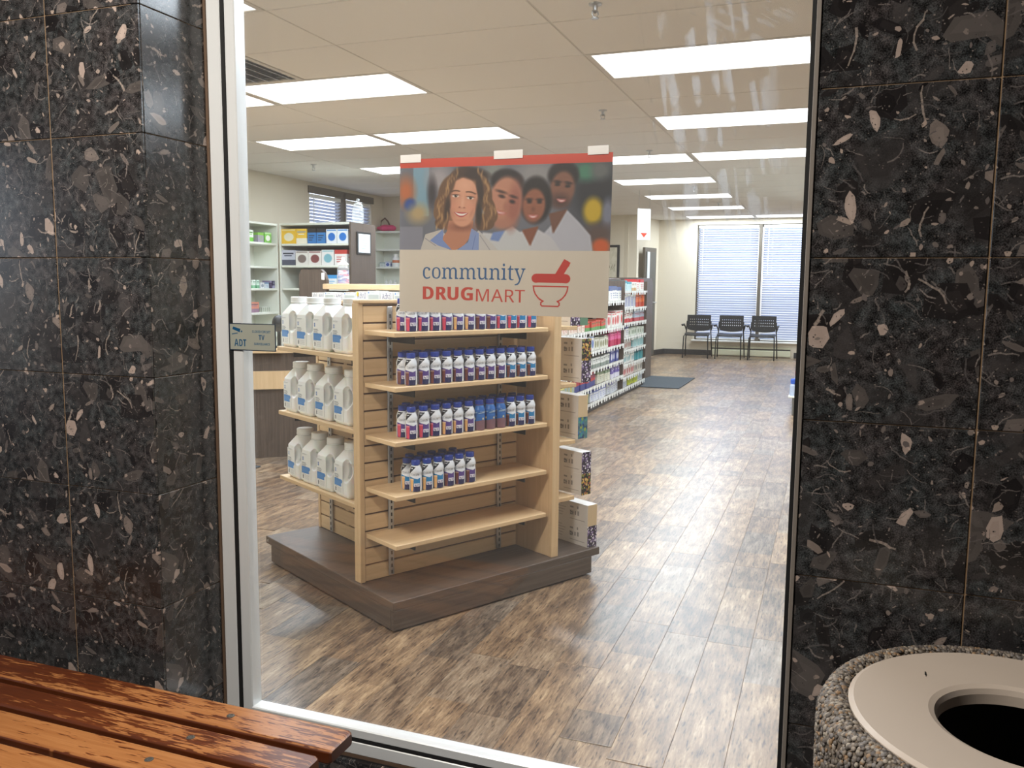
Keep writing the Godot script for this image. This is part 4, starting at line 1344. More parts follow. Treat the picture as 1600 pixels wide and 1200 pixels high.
	for g in goods:
		var za := z0 if g[0] == 0 else -9.73
		var zb := -9.73 if g[0] == 0 else z1
		var y: float = (NEAR_LEVELS if g[0] == 0 else FAR_LEVELS)[g[1]]
		var key := "pack_" + String(g[6]).replace(" ", "_")
		var m := pack_mat(key, g[7], g[8], g[9])
		var z: float = lerpf(za - 0.02, zb + 0.02, g[2])
		var end: float = lerpf(za - 0.02, zb + 0.02, g[3])
		while z - g[4] > end - 0.004:
			var w: float = g[4] * rng.randf_range(0.9, 0.98)
			var h: float = g[5] * rng.randf_range(0.9, 1.05)
			var d := rng.randf_range(0.14, 0.2)
			var b := Basis.from_scale(Vector3(d, h, w))
			single("medicine_box", cube, m, Vector3(xf - 0.012 - rng.randf() * 0.02 - d * 0.5, y + h * 0.5, z - g[4] * 0.5), b,
				"%s medicine box, %s, %s bay of the medicine gondola" % [g[6], names[g[1]], "long" if g[0] == 0 else "short"], "box", "%s boxes on the medicine gondola" % g[6])
			z -= g[4]
	# leaflet rack standing on the top shelf
	var lr := thing("leaflet_stand", "clear white leaflet stand on the medicine gondola top shelf", "leaflet stand", Vector3(-2.545, 1.12, -9.25))
	part(lr, "back", bx(Vector3(0.012, 0.34, 0.22), 0.002), mats["white_plastic"], Vector3(0, 0.17, 0))
	part(lr, "leaflet", bx(Vector3(0.006, 0.26, 0.20), 0.001), mat("leaflet_aqua", c8(206, 226, 222), 0.5), Vector3(0.012, 0.17, 0))
	part(lr, "foot", bx(Vector3(0.06, 0.008, 0.22), 0.002), mats["white_plastic"], Vector3(0.012, 0.004, 0))

const NEAR_LEVELS := [1.12, 0.83, 0.62, 0.436, 0.255, 0.09]
const FAR_LEVELS := [1.23, 1.03, 0.855, 0.685, 0.535, 0.366, 0.215, 0.09]

# ------------------------------------------------------------------ waiting corner
func make_chairs() -> void:
	var t := thing("waiting_chair", "x", "chair", Vector3.ZERO)
	t.set_meta("kind_name", "waiting_chair")
	var pl: Material = mats["black_plastic"]
	var me: Material = mats["black_metal"]
	# seat: shallow dish of rounded outline
	var seat := MB.new()
	var nx := 10
	var nz := 10
	var sp := func(i: int, j: int, low: bool) -> Vector3:
		var a := i / float(nx) * 2.0 - 1.0
		var c := j / float(nz) * 2.0 - 1.0
		var x := a * 0.225 * sqrt(1.0 - 0.22 * c * c)
		var z := c * 0.215 * sqrt(1.0 - 0.22 * a * a)
		return Vector3(x, 0.428 + 0.014 * (a * a) + 0.010 * c * c * (-1.0 if c > 0 else 1.4) - (0.014 if low else 0.0), z)
	for i in nx:
		for j in nz:
			for low in [false, true]:
				var q := [sp.call(i, j, low), sp.call(i + 1, j, low), sp.call(i + 1, j + 1, low), sp.call(i, j + 1, low)]
				seat.quad(q[0], q[1], q[2], q[3], Vector3.DOWN if low else Vector3.UP)
	for k in nx:
		for s in [0, nz]:
			seat.quad(sp.call(k, s, false), sp.call(k + 1, s, false), sp.call(k + 1, s, true), sp.call(k, s, true), Vector3(0, 0, -1.0 if s == 0 else 1.0))
			seat.quad(sp.call(s, k, false), sp.call(s, k + 1, false), sp.call(s, k + 1, true), sp.call(s, k, true), Vector3(-1.0 if s == 0 else 1.0, 0, 0))
	part(t, "seat", seat.done(), pl)
	# curved back with three rows of slots
	var bk := MB.new()
	var bp := func(a: float, y: float, off: float) -> Vector3:
		var lean := (y - 0.5) * 0.16
		var hw := 0.215 if y > 0.58 else 0.205
		return Vector3(a * hw, y, -0.205 - lean - 0.05 * (1.0 - a * a) + off)
	var ys := [0.475, 0.52, 0.585, 0.60, 0.635, 0.65, 0.685, 0.70, 0.735, 0.775]
	for r in ys.size() - 1:
		var slots: bool = r in [2, 4, 6]
		for k in 36:
			if slots and k % 3 == 1 and k > 3 and k < 33: continue
			var a0 := k / 18.0 - 1.0
			var a1 := (k + 1) / 18.0 - 1.0
			var y0: float = ys[r]
			var y1: float = ys[r + 1]
			if r == 0: y0 += 0.03 * a0 * a0
			for off in [0.006, -0.006]:
				bk.quad(bp.call(a0, y0, off), bp.call(a1, y0, off), bp.call(a1, y1, off), bp.call(a0, y1, off), Vector3(0, 0, signf(off)))
	for e in [-1.0, 1.0]:
		bk.quad(bp.call(e, 0.505, 0.006), bp.call(e, 0.505, -0.006), bp.call(e, 0.775, -0.006), bp.call(e, 0.775, 0.006), Vector3(e, 0, 0))
	for k in 18: bk.quad(bp.call(k / 9.0 - 1.0, 0.775, 0.006), bp.call((k + 1) / 9.0 - 1.0, 0.775, 0.006), bp.call((k + 1) / 9.0 - 1.0, 0.775, -0.006), bp.call(k / 9.0 - 1.0, 0.775, -0.006), Vector3.UP)
	part(t, "backrest", bk.done(), pl)
	for s in [-1.0, 1.0]:
		part(t, "front_leg", tubed([Vector3(s * 0.225, 0.0, 0.235), Vector3(s * 0.222, 0.20, 0.225), Vector3(s * 0.215, 0.40, 0.205), Vector3(s * 0.20, 0.417, 0.18), Vector3(s * 0.20, 0.415, -0.18)], 0.011), me)
		part(t, "rear_leg", tubed([Vector3(s * 0.245, 0.0, -0.31), Vector3(s * 0.235, 0.30, -0.22), Vector3(s * 0.222, 0.50, -0.20), Vector3(s * 0.218, 0.66, -0.232)], 0.011), me)
		part(t, "arm_bar", tubed([Vector3(s * 0.228, 0.50, -0.20), Vector3(s * 0.25, 0.575, -0.17), Vector3(s * 0.262, 0.59, 0.0), Vector3(s * 0.262, 0.585, 0.10)], 0.011), me)
		part(t, "arm_pad", bx(Vector3(0.044, 0.024, 0.24), 0.008), pl, Vector3(s * 0.260, 0.602, 0.0))
	part(t, "cross_bar", tubed([Vector3(-0.215, 0.405, 0.0), Vector3(0.215, 0.405, 0.0)], 0.010), me)
	var lab := ["black plastic waiting chair with slotted back, first in the row, by the stub wall", "black plastic waiting chair with slotted back, middle of the row of three", "black plastic waiting chair with slotted back in front of the window mullion"]
	var xs := [-2.285, -1.70, -1.125]
	for k in 3:
		var at := Vector3(xs[k], 0, -15.88)
		if k == 0:
			t.position = at
			t.rotation.y = deg_to_rad(1.5)
			tag(t, lab[0], "chair", "waiting chairs under the window")
		else:
			copy(t, at, [0.0, 0.5, 0.0][k], lab[k], "waiting chairs under the window")
	var h := thing("baseboard_heater", "long cream metal baseboard heater under the blinds", "heater", Vector3(-1.375, 0, -16.48))
	var hp := PackedVector2Array([Vector2(0, 0.015), Vector2(0.055, 0.015), Vector2(0.06, 0.03), Vector2(0.06, 0.115), Vector2(0.035, 0.13), Vector2(0.0, 0.13)])
	var hm := MB.new()
	hm.slab(hp, 1.43, Vector3.ZERO, yb(-90))
	part(h, "cover", hm.done(), mat("heater_cream", c8(206, 204, 176), 0.5))
	part(h, "top_plate", bx(Vector3(1.43, 0.035, 0.045), 0.003), mats["heater_cream"], Vector3(0, 0.172, 0.024))
	part(h, "outlet_slot_shade", bx(Vector3(1.42, 0.026, 0.03)), mats["base_black"], Vector3(0, 0.142, 0.018))  # solid dark strip painted in for the shade of the outlet gap
	single("floor_mat", bx(Vector3(1.0, 0.012, 1.36), 0.004), mats["dark_mat"], Vector3(-2.25 + 0.0, 0.006, -11.42) + Vector3(0, 0, 0), Basis.IDENTITY, "dark slate entrance mat on the floor at the end of the medicine gondola", "mat")

func make_signs() -> void:
	var s := thing("hanging_sign", "narrow white sign hanging from the ceiling over the medicine gondola end", "sign", Vector3(-2.39, 1.905, -11.4), 42.0)
	var w := 0.20
	part(s, "board", bx(Vector3(w, 0.41, 0.008), 0.002), mats["white_plastic"], Vector3(0, 0.205, 0))
	var tri := MB.new()
	tri.slab(PackedVector2Array([Vector2(-0.05, 0.09), Vector2(0.05, 0.09), Vector2(0.0, 0.03)]), 0.002, Vector3(0.0, 0, 0.005))
	part(s, "red_mark", tri.done(), mat("sign_red", c8(214, 72, 46), 0.5))
	for q in [-0.08, 0.08]: part(s, "wire", bx(Vector3(0.003, CEIL - 1.905 - 0.41, 0.003)), mats["chrome"], Vector3(q, 0.41 + (CEIL - 2.315) * 0.5, 0))
	var p := thing("framed_picture", "black framed pale picture on the cream wall behind the medicine gondola", "picture", Vector3(-3.88, 1.66, -15.148))
	part(p, "frame", bx(Vector3(0.56, 0.74, 0.025), 0.004), mats["black_plastic"], Vector3(0, 0, 0.0125))
	var im := speckle_image(96, c8(196, 190, 168), c8(220, 214, 196), 71, 0.05)
	for k in 9: curve(im, [Vector2(10 + k * 9, 80 - k * 3), Vector2(16 + k * 9, 60 - k * 2), Vector2(22 + k * 8, 30 + k * 4)], 2.0, c8(150, 146, 126))
	part(p, "print", picbox(Vector3(0.47, 0.65, 0.004), 0.0, Rect2(0, 0, 1, 1), 2), mat("picture_print", Color.WHITE, 0.6, 0.0, tex(im)), Vector3(0, 0, 0.026))
	# sprinklers
	var sp := turned([Vector2(0.032, 0.0), Vector2(0.030, -0.006), Vector2(0.012, -0.010), Vector2(0.010, -0.030), Vector2(0.016, -0.034), Vector2(0.006, -0.040)], 14)
	var sm := MB.new()
	sm.tube([Vector3(0.012, -0.030, 0), Vector3(0.016, -0.045, 0), Vector3(0.006, -0.062, 0)], 0.003, 6)
	sm.tube([Vector3(-0.012, -0.030, 0), Vector3(-0.016, -0.045, 0), Vector3(-0.006, -0.062, 0)], 0.003, 6)
	sm.lathe([Vector2(0, -0.060), Vector2(0.018, -0.062), Vector2(0.018, -0.066), Vector2(0, -0.066)], 12)
	var yoke := sm.done()
	var lab := ["chrome fire sprinkler hanging by the lamp over the high shelves", "chrome fire sprinkler beside the second lamp row", "chrome fire sprinkler close inside the shop window", "chrome fire sprinkler under the third lamp row", "chrome fire sprinkler above the aisle beyond the fourth lamp row", "chrome fire sprinkler above the aisle before the waiting chairs"]
	var ps := [Vector2(-5.293, -8.02), Vector2(-1.63, -6.224), Vector2(-1.075, -3.93), Vector2(-1.673, -8.147), Vector2(-1.699, -11.13), Vector2(-1.668, -13.375)]
	for k in ps.size():
		var t := thing("fire_sprinkler", lab[k], "sprinkler", Vector3(ps[k].x, CEIL, ps[k].y), 20.0 * k, "fire sprinklers in the ceiling")
		part(t, "escutcheon", sp, mats["chrome"])
		part(t, "yoke", yoke, mats["chrome"])
	# ceiling diffuser and the half tile beside it
	var v := thing("ceiling_vent", "square white air diffuser with dark slots in the shop ceiling", "vent", Vector3(-3.4895, CEIL, -4.4377))
	var fm := MB.new()
	for q in [[Vector3(0.60, 0.012, 0.03), Vector3(0, 0, 0.285)], [Vector3(0.60, 0.012, 0.03), Vector3(0, 0, -0.285)], [Vector3(0.03, 0.012, 0.54), Vector3(0.285, 0, 0)], [Vector3(0.03, 0.012, 0.54), Vector3(-0.285, 0, 0)]]: fm.box(q[0], 0.002, q[1] + Vector3(0, 0.002, 0))
	part(v, "frame", fm.done(), mats["tee_white"])
	part(v, "duct", bx(Vector3(0.56, 0.004, 0.56)), mat("galvanised", c8(112, 114, 116), 0.5, 0.4), Vector3(0, 0.026, 0))
	for k in 6: part(v, "louvre", bx(Vector3(0.05, 0.003, 0.54)), mats["chrome"], Vector3(-0.215 + k * 0.086, 0.008, 0), Basis(Vector3.BACK, deg_to_rad(-32)))
	part(get_node("ceiling"), "ceiling_tile", bx(Vector3(0.597, 0.016, 0.597), 0.002), mats["ceiling_tile"], Vector3(-2.8796, CEIL + 0.008, -4.4377) - get_node("ceiling").position)

# ------------------------------------------------------------------ dispensary side
func jar(called: String, label: String, at: Vector3, r: float, h: float, filled: bool) -> void:
	var t := thing(called, label, "jar", at)
	var g := mat("jar_glass", Color(0.93, 0.96, 0.97, 0.22), 0.05)
	g.transparency = BaseMaterial3D.TRANSPARENCY_ALPHA
	part(t, "glass", turned([Vector2(0, 0.002), Vector2(r * 0.95, 0.0), Vector2(r, 0.01), Vector2(r, h * 0.58), Vector2(r * 0.8, h * 0.66), Vector2(r * 0.78, h * 0.70)], 20), g)
	part(t, "lid", turned([Vector2(r * 0.9, h * 0.70), Vector2(r * 0.92, h * 0.74), Vector2(r * 0.5, h * 0.82), Vector2(r * 0.2, h * 0.86), Vector2(r * 0.32, h * 0.92), Vector2(r * 0.24, h * 0.985), Vector2(0, h)], 20), mats["white_plastic"] if filled else g)
	if filled:
		part(t, "contents", turned([Vector2(0, 0.006), Vector2(r * 0.94, 0.006), Vector2(r * 0.94, h * 0.5), Vector2(0, h * 0.5)], 18, 0.0, h * 0.5), mat("jar_fill", Color.WHITE, 0.5, 0.0, tex(dots_image(c8(150, 160, 186), [c8(70, 100, 170), c8(226, 110, 140), c8(230, 230, 236), c8(120, 110, 170)], 95, 60, 5, 11))))

func word_box(word: String, ink: Color, yellow: bool) -> Image:
	var img := Image.create(160, 80, false, Image.FORMAT_RGB8)
	img.fill(c8(232, 230, 228))
	img.fill_rect(Rect2i(0, 62, 160, 18), c8(226, 206, 200))
	if yellow: ell(img, 26, 20, 18, 18, c8(240, 206, 60), 0.1)
	letters(img, word, serif, 14, 52, 146, 40, ink)
	img.fill_rect(Rect2i(84, 60, 60, 6), ink)
	return img

func plain_box() -> Image:
	var img := Image.create(160, 80, false, Image.FORMAT_RGB8)
	img.fill(c8(228, 230, 228))
	img.fill_rect(Rect2i(10, 26, 140, 40), c8(184, 190, 186))
	ell(img, 16, 12, 7, 7, c8(70, 130, 200), 0.2)
	img.fill_rect(Rect2i(34, 9, 60, 4), c8(170, 176, 180))
	return img

func shelf_unit(parent: Node, w: float, d: float, levels: Array, top: float, m: Material, back: Material, sides := true) -> void:
	# faces local +z, centred on x, front edge at z = 0
	part(parent, "back_panel", bx(Vector3(w, top, 0.012)), back, Vector3(0, top * 0.5, -d + 0.006))
	if sides:
		for s in [-1.0, 1.0]: part(parent, "side_panel", bx(Vector3(0.02, top, d), 0.002), m, Vector3(s * (w * 0.5 - 0.01), top * 0.5, -d * 0.5))
	for y in levels: part(parent, "shelf", bx(Vector3(w - 0.04, 0.024, d - 0.012), 0.003), m, Vector3(0, y - 0.012, -d * 0.5 + 0.006))

func make_dispensary() -> void:
	var wl: Material = mats["white_laminate"]
	var t := thing("wall_shelving", "open white shelving along the west wall with a few small packs", "shelving", Vector3(-5.90, 0, -7.4), 90.0)
	shelf_unit(t, 1.60, 0.33, [1.948, 1.730, 1.470, 1.226, 0.960, 0.70, 0.30], 1.95, wl, wl)
	# goods on it: [z, y, width, height, words, colours]
	var G := "packs on the west wall shelving"
	var cube := picbox(Vector3.ONE, 0.0)
	rng.seed = 12
	var items := [
		[-7.62, 1.730, 0.10, 0.11, "grey-purple and lime carton, second from the top", c8(150, 140, 160), c8(130, 190, 70), 0],
		[-7.74, 1.730, 0.12, 0.125, "white and lime green bag-shaped carton on the second shelf", c8(226, 232, 220), c8(110, 190, 60), 1],
		[-7.93, 1.730, 0.10, 0.105, "mauve and lime carton beside a green one", c8(160, 150, 168), c8(130, 190, 70), 0],
		[-8.06, 1.730, 0.12, 0.115, "bright green and white carton near the shelf end", c8(120, 190, 80), c8(232, 236, 226), 2],
		[-7.60, 1.226, 0.07, 0.05, "low pale green tablet box", c8(214, 222, 210), c8(150, 160, 150), 0],
		[-7.68, 1.226, 0.06, 0.085, "upright cream tablet box", c8(228, 220, 196), c8(206, 170, 110), 0],
		[-7.79, 1.226, 0.05, 0.09, "slim white and mint tube box", c8(226, 234, 226), c8(130, 190, 150), 1],
		[-7.86, 1.226, 0.05, 0.09, "slim mint and white tube box", c8(206, 230, 214), c8(110, 170, 130), 1],
		[-7.94, 1.226, 0.07, 0.065, "small white and grey tablet box", c8(222, 224, 226), c8(150, 160, 170), 2],
		[-8.02, 1.226, 0.07, 0.065, "small pale blue tablet box", c8(210, 220, 228), c8(120, 150, 180), 0],
		[-8.09, 1.226, 0.04, 0.085, "dark plum tablet box", c8(64, 50, 84), c8(140, 130, 160), 0],
		[-8.145, 1.226, 0.04, 0.085, "deep indigo tablet box at the shelf end", c8(52, 46, 88), c8(150, 150, 180), 1],
		[-7.63, 0.960, 0.09, 0.12, "black and white heater pack", c8(60, 58, 62), c8(220, 214, 210), 1],
		[-7.78, 0.960, 0.18, 0.115, "salmon and grey pain-relief pack", c8(214, 140, 116), c8(150, 120, 140), 1],
		[-8.0, 0.960, 0.14, 0.06, "low grey-green pill organiser box", c8(204, 208, 194), c8(160, 166, 150), 3]]
	for q in items:
		single("tablet_box", cube, pack_mat("tab_" + String(q[4]).replace(" ", "_").replace(",", ""), q[5], q[6], q[7]), Vector3(-5.98, q[1] + q[3] * 0.5, q[0]), Basis.from_scale(Vector3(0.10, q[3], q[2])), "%s on the white west wall shelving" % q[4], "box", G)
	# boxed goods unit facing the window
	var b := thing("boxed_goods_unit", "white shelf unit of boxed devices with a walnut side panel", "shelving", Vector3(-5.425, 0, -8.2), 0.0)
	shelf_unit(b, 0.90, 0.54, [1.727, 1.486, 1.23, 0.95, 0.6], 1.93, wl, mat("unit_dark", c8(74, 70, 66), 0.6), false)
	part(b, "side_panel", bx(Vector3(0.02, 1.95, 0.54), 0.002), wl, Vector3(-0.45, 0.975, -0.27))
	part(b, "top_panel", bx(Vector3(0.92, 0.026, 0.54), 0.003), wl, Vector3(0, 1.943, -0.27))
	part(b, "walnut_side", bx(Vector3(0.022, 1.955, 0.54), 0.002), mats["walnut_laminate"], Vector3(0.462, 0.9775, -0.27))
	var f := thing("framed_certificate", "small black framed certificate on the walnut side panel", "picture", Vector3(-4.9515, 1.735, -8.463), 90.0)
	part(f, "frame", bx(Vector3(0.30, 0.25, 0.014), 0.003), mats["black_plastic"], Vector3(0, 0, 0.007))
	var ci := Image.create(96, 80, false, Image.FORMAT_RGB8)
	ci.fill(c8(226, 232, 238))
	for k in 5: ci.fill_rect(Rect2i(24 + (k % 2) * 8, 14 + k * 12, 48 - (k % 2) * 16, 2), c8(150, 170, 190))
	part(f, "print", picbox(Vector3(0.25, 0.205, 0.003), 0.0, Rect2(0, 0, 1, 1), 2), mat("certificate_print", Color.WHITE, 0.4, 0.0, tex(ci)), Vector3(0, 0, 0.0145))
	var dev := [
		[-5.770, 1.727, 0.195, 0.165, "yellow and white device box with a red corner", c8(238, 190, 44), c8(238, 230, 206), 2],
		[-5.600, 1.727, 0.138, 0.165, "yellow and cream device box beside a blue box", c8(240, 196, 60), c8(240, 234, 214), 1],
		[-5.465, 1.727, 0.110, 0.165, "black-topped blue monitor box beside a yellow box", c8(40, 116, 186), c8(24, 26, 34), 0],
		[-5.345, 1.727, 0.110, 0.165, "black-topped blue monitor box beside a white box", c8(44, 122, 190), c8(24, 26, 34), 0],
		[-5.210, 1.727, 0.135, 0.155, "white and blue cuff box next to the black-topped boxes", c8(228, 232, 236), c8(28, 110, 200), 2],
		[-5.068, 1.727, 0.135, 0.155, "white and blue cuff box against the walnut panel", c8(228, 232, 236), c8(32, 116, 204), 2],
		[-5.780, 1.486, 0.175, 0.17, "lilac-grey device box with a dark photo", c8(196, 198, 214), c8(70, 74, 96), 1],
		[-5.600, 1.486, 0.165, 0.16, "white device box with a brown panel, beside a lilac one", c8(226, 222, 216), c8(120, 104, 100), 2],
		[-5.430, 1.486, 0.165, 0.16, "white device box with a maroon panel", c8(226, 222, 216), c8(122, 60, 62), 2],
		[-5.262, 1.486, 0.155, 0.17, "red-edged white device box with a teal screen", c8(226, 224, 222), c8(120, 176, 190), 2],
		[-5.095, 1.486, 0.155, 0.17, "red-edged white device box against the walnut panel", c8(228, 224, 222), c8(186, 56, 52), 0],
		[-5.560, 1.23, 0.13, 0.16, "navy device box on the third shelf", c8(50, 50, 96), c8(180, 180, 200), 1],
		[-5.225, 1.23, 0.15, 0.15, "white and sky blue device box on the third shelf", c8(226, 230, 234), c8(60, 150, 214), 0],
		[-5.070, 1.23, 0.15, 0.15, "white device box with a red stripe on the third shelf", c8(226, 230, 234), c8(190, 60, 56), 1]]
	for q in dev:
		single("device_box", cube, pack_mat("dev_" + String(q[4]).replace(" ", "_").replace(",", ""), q[5], q[6], q[7]), Vector3(q[0], q[1] + q[3] * 0.5, -8.31), Basis.from_scale(Vector3(q[2], q[3], 0.18)), q[4], "box", "device boxes in the boxed-goods unit")
	jar("glass_jar", "clear glass jar with a knobbed lid on top of the boxed-goods unit", Vector3(-4.99, 1.957, -8.42), 0.065, 0.27, false)
	jar("glass_jar", "faint clear glass jar on top of the white west wall shelving", Vector3(-6.05, 1.95, -7.62), 0.065, 0.25, false)
	# white shelving on the dispensary wall
	var d := thing("dispensary_shelving", "white open shelving on the dispensary wall behind the walnut side panel", "shelving", Vector3(-5.40, 0, -11.0), 0.0)
	shelf_unit(d, 1.70, 0.25, [2.048, 1.792, 1.536, 1.28, 1.0, 0.6], 2.05, wl, wl)
	var pb := thing("pill_bottle", "white pill bottle with an orange label on the dispensary shelving", "bottle", Vector3(-5.95, 1.536, -11.09))
	part(pb, "body", turned([Vector2(0, 0), Vector2(0.05, 0), Vector2(0.052, 0.01), Vector2(0.052, 0.12), Vector2(0.034, 0.145), Vector2(0.034, 0.15)], 18), mats["white_plastic"])
	part(pb, "cap", turned([Vector2(0.036, 0.15), Vector2(0.036, 0.185), Vector2(0, 0.187)], 18), mats["white_paint"])
	part(pb, "label", turned([Vector2(0.0525, 0.06), Vector2(0.0525, 0.10)], 18), mat("label_rust", c8(196, 110, 70), 0.5))
	single("tablet_box", cube, pack_mat("disp_blue", c8(220, 226, 234), c8(60, 90, 170), 2), Vector3(-6.07, 1.575, -11.09), Basis.from_scale(Vector3(0.08, 0.078, 0.06)), "small white and blue box beside the pill bottle", "box")
	single("tablet_box", cube, pack_mat("disp_grey", c8(214, 220, 218), c8(150, 170, 170), 0), Vector3(-6.16, 1.57, -11.09), Basis.from_scale(Vector3(0.08, 0.07, 0.06)), "small grey-green box next to the white and blue one", "box")
	var hb := thing("pink_bag", "bright pink soft bag lying on top of the dispensary shelving", "bag", Vector3(-6.10, 2.05, -11.1))
	part(hb, "bag", nets(func(p: Vector3) -> float: return (Vector3(p.x / 0.15, (p.y - 0.045) / 0.05, p.z / 0.09).length() - 1.0) * 0.05 + 0.004 * sin(p.x * 50.0), Vector3(-0.18, -0.02, -0.12), Vector3(0.18, 0.12, 0.12), 0.012), mat("bag_pink", c8(214, 40, 110), 0.6))
	part(hb, "strap", tubed([Vector3(-0.10, 0.06, 0), Vector3(-0.09, 0.15, 0), Vector3(-0.03, 0.19, 0), Vector3(0.02, 0.14, 0), Vector3(0.05, 0.08, 0)], 0.012), mat("strap_brown", c8(86, 50, 36), 0.6))
	for k in 3:
		var sb := thing("dropper_bottle", "tiny white dropper bottle in a row on the dispensary shelving", "bottle", Vector3(-6.10 + k * 0.07, 1.28, -11.07), 0.0, "tiny white bottles on the dispensary shelving")
		part(sb, "body", turned([Vector2(0, 0), Vector2(0.022, 0), Vector2(0.023, 0.04), Vector2(0.010, 0.055), Vector2(0.009, 0.07), Vector2(0, 0.072)], 12), mats["white_plastic"])

func ribbon(pts: Array, y0: float, y1: float, out: float, thick: float) -> ArrayMesh:
	# upright curved board following pts (x, z), pushed out by out
	var mb := MB.new()
	var f := []
	var b := []
	var nn := []
	for i in pts.size():
		var d: Vector2 = (pts[mini(i + 1, pts.size() - 1)] - pts[maxi(i - 1, 0)]).normalized()
		var n := Vector2(-d.y, d.x)
		if n.y < 0: n = -n
		nn.append(Vector3(n.x, 0, n.y))
		f.append(pts[i] + n * out)
		b.append(pts[i] + n * (out - thick))
	var V := func(p: Vector2, y: float) -> Vector3: return Vector3(p.x, y, p.y)
	var s := 0.0
	for i in pts.size() - 1:
		var s1: float = s + f[i].distance_to(f[i + 1])
		mb.tri(V.call(f[i], y0), V.call(f[i + 1], y0), V.call(f[i + 1], y1), nn[i], nn[i + 1], nn[i + 1], Vector2(s, y0), Vector2(s1, y0), Vector2(s1, y1))
		mb.tri(V.call(f[i], y0), V.call(f[i + 1], y1), V.call(f[i], y1), nn[i], nn[i + 1], nn[i], Vector2(s, y0), Vector2(s1, y1), Vector2(s, y1))
		mb.quad(V.call(b[i], y0), V.call(b[i + 1], y0), V.call(b[i + 1], y1), V.call(b[i], y1), -nn[i])
		mb.quad(V.call(f[i], y1), V.call(f[i + 1], y1), V.call(b[i + 1], y1), V.call(b[i], y1), Vector3.UP, Vector2(0, s), Vector2(0, s1), Vector2(0.3, s1), Vector2(0.3, s))
		mb.quad(V.call(f[i], y0), V.call(f[i + 1], y0), V.call(b[i + 1], y0), V.call(b[i], y0), Vector3.DOWN)
		s = s1
	for e in [0, pts.size() - 1]:
		mb.quad(V.call(f[e], y0), V.call(b[e], y0), V.call(b[e], y1), V.call(f[e], y1), (V.call(pts[e], 0) - V.call(pts[1 if e == 0 else e - 1], 0)).normalized())
	return mb.done()

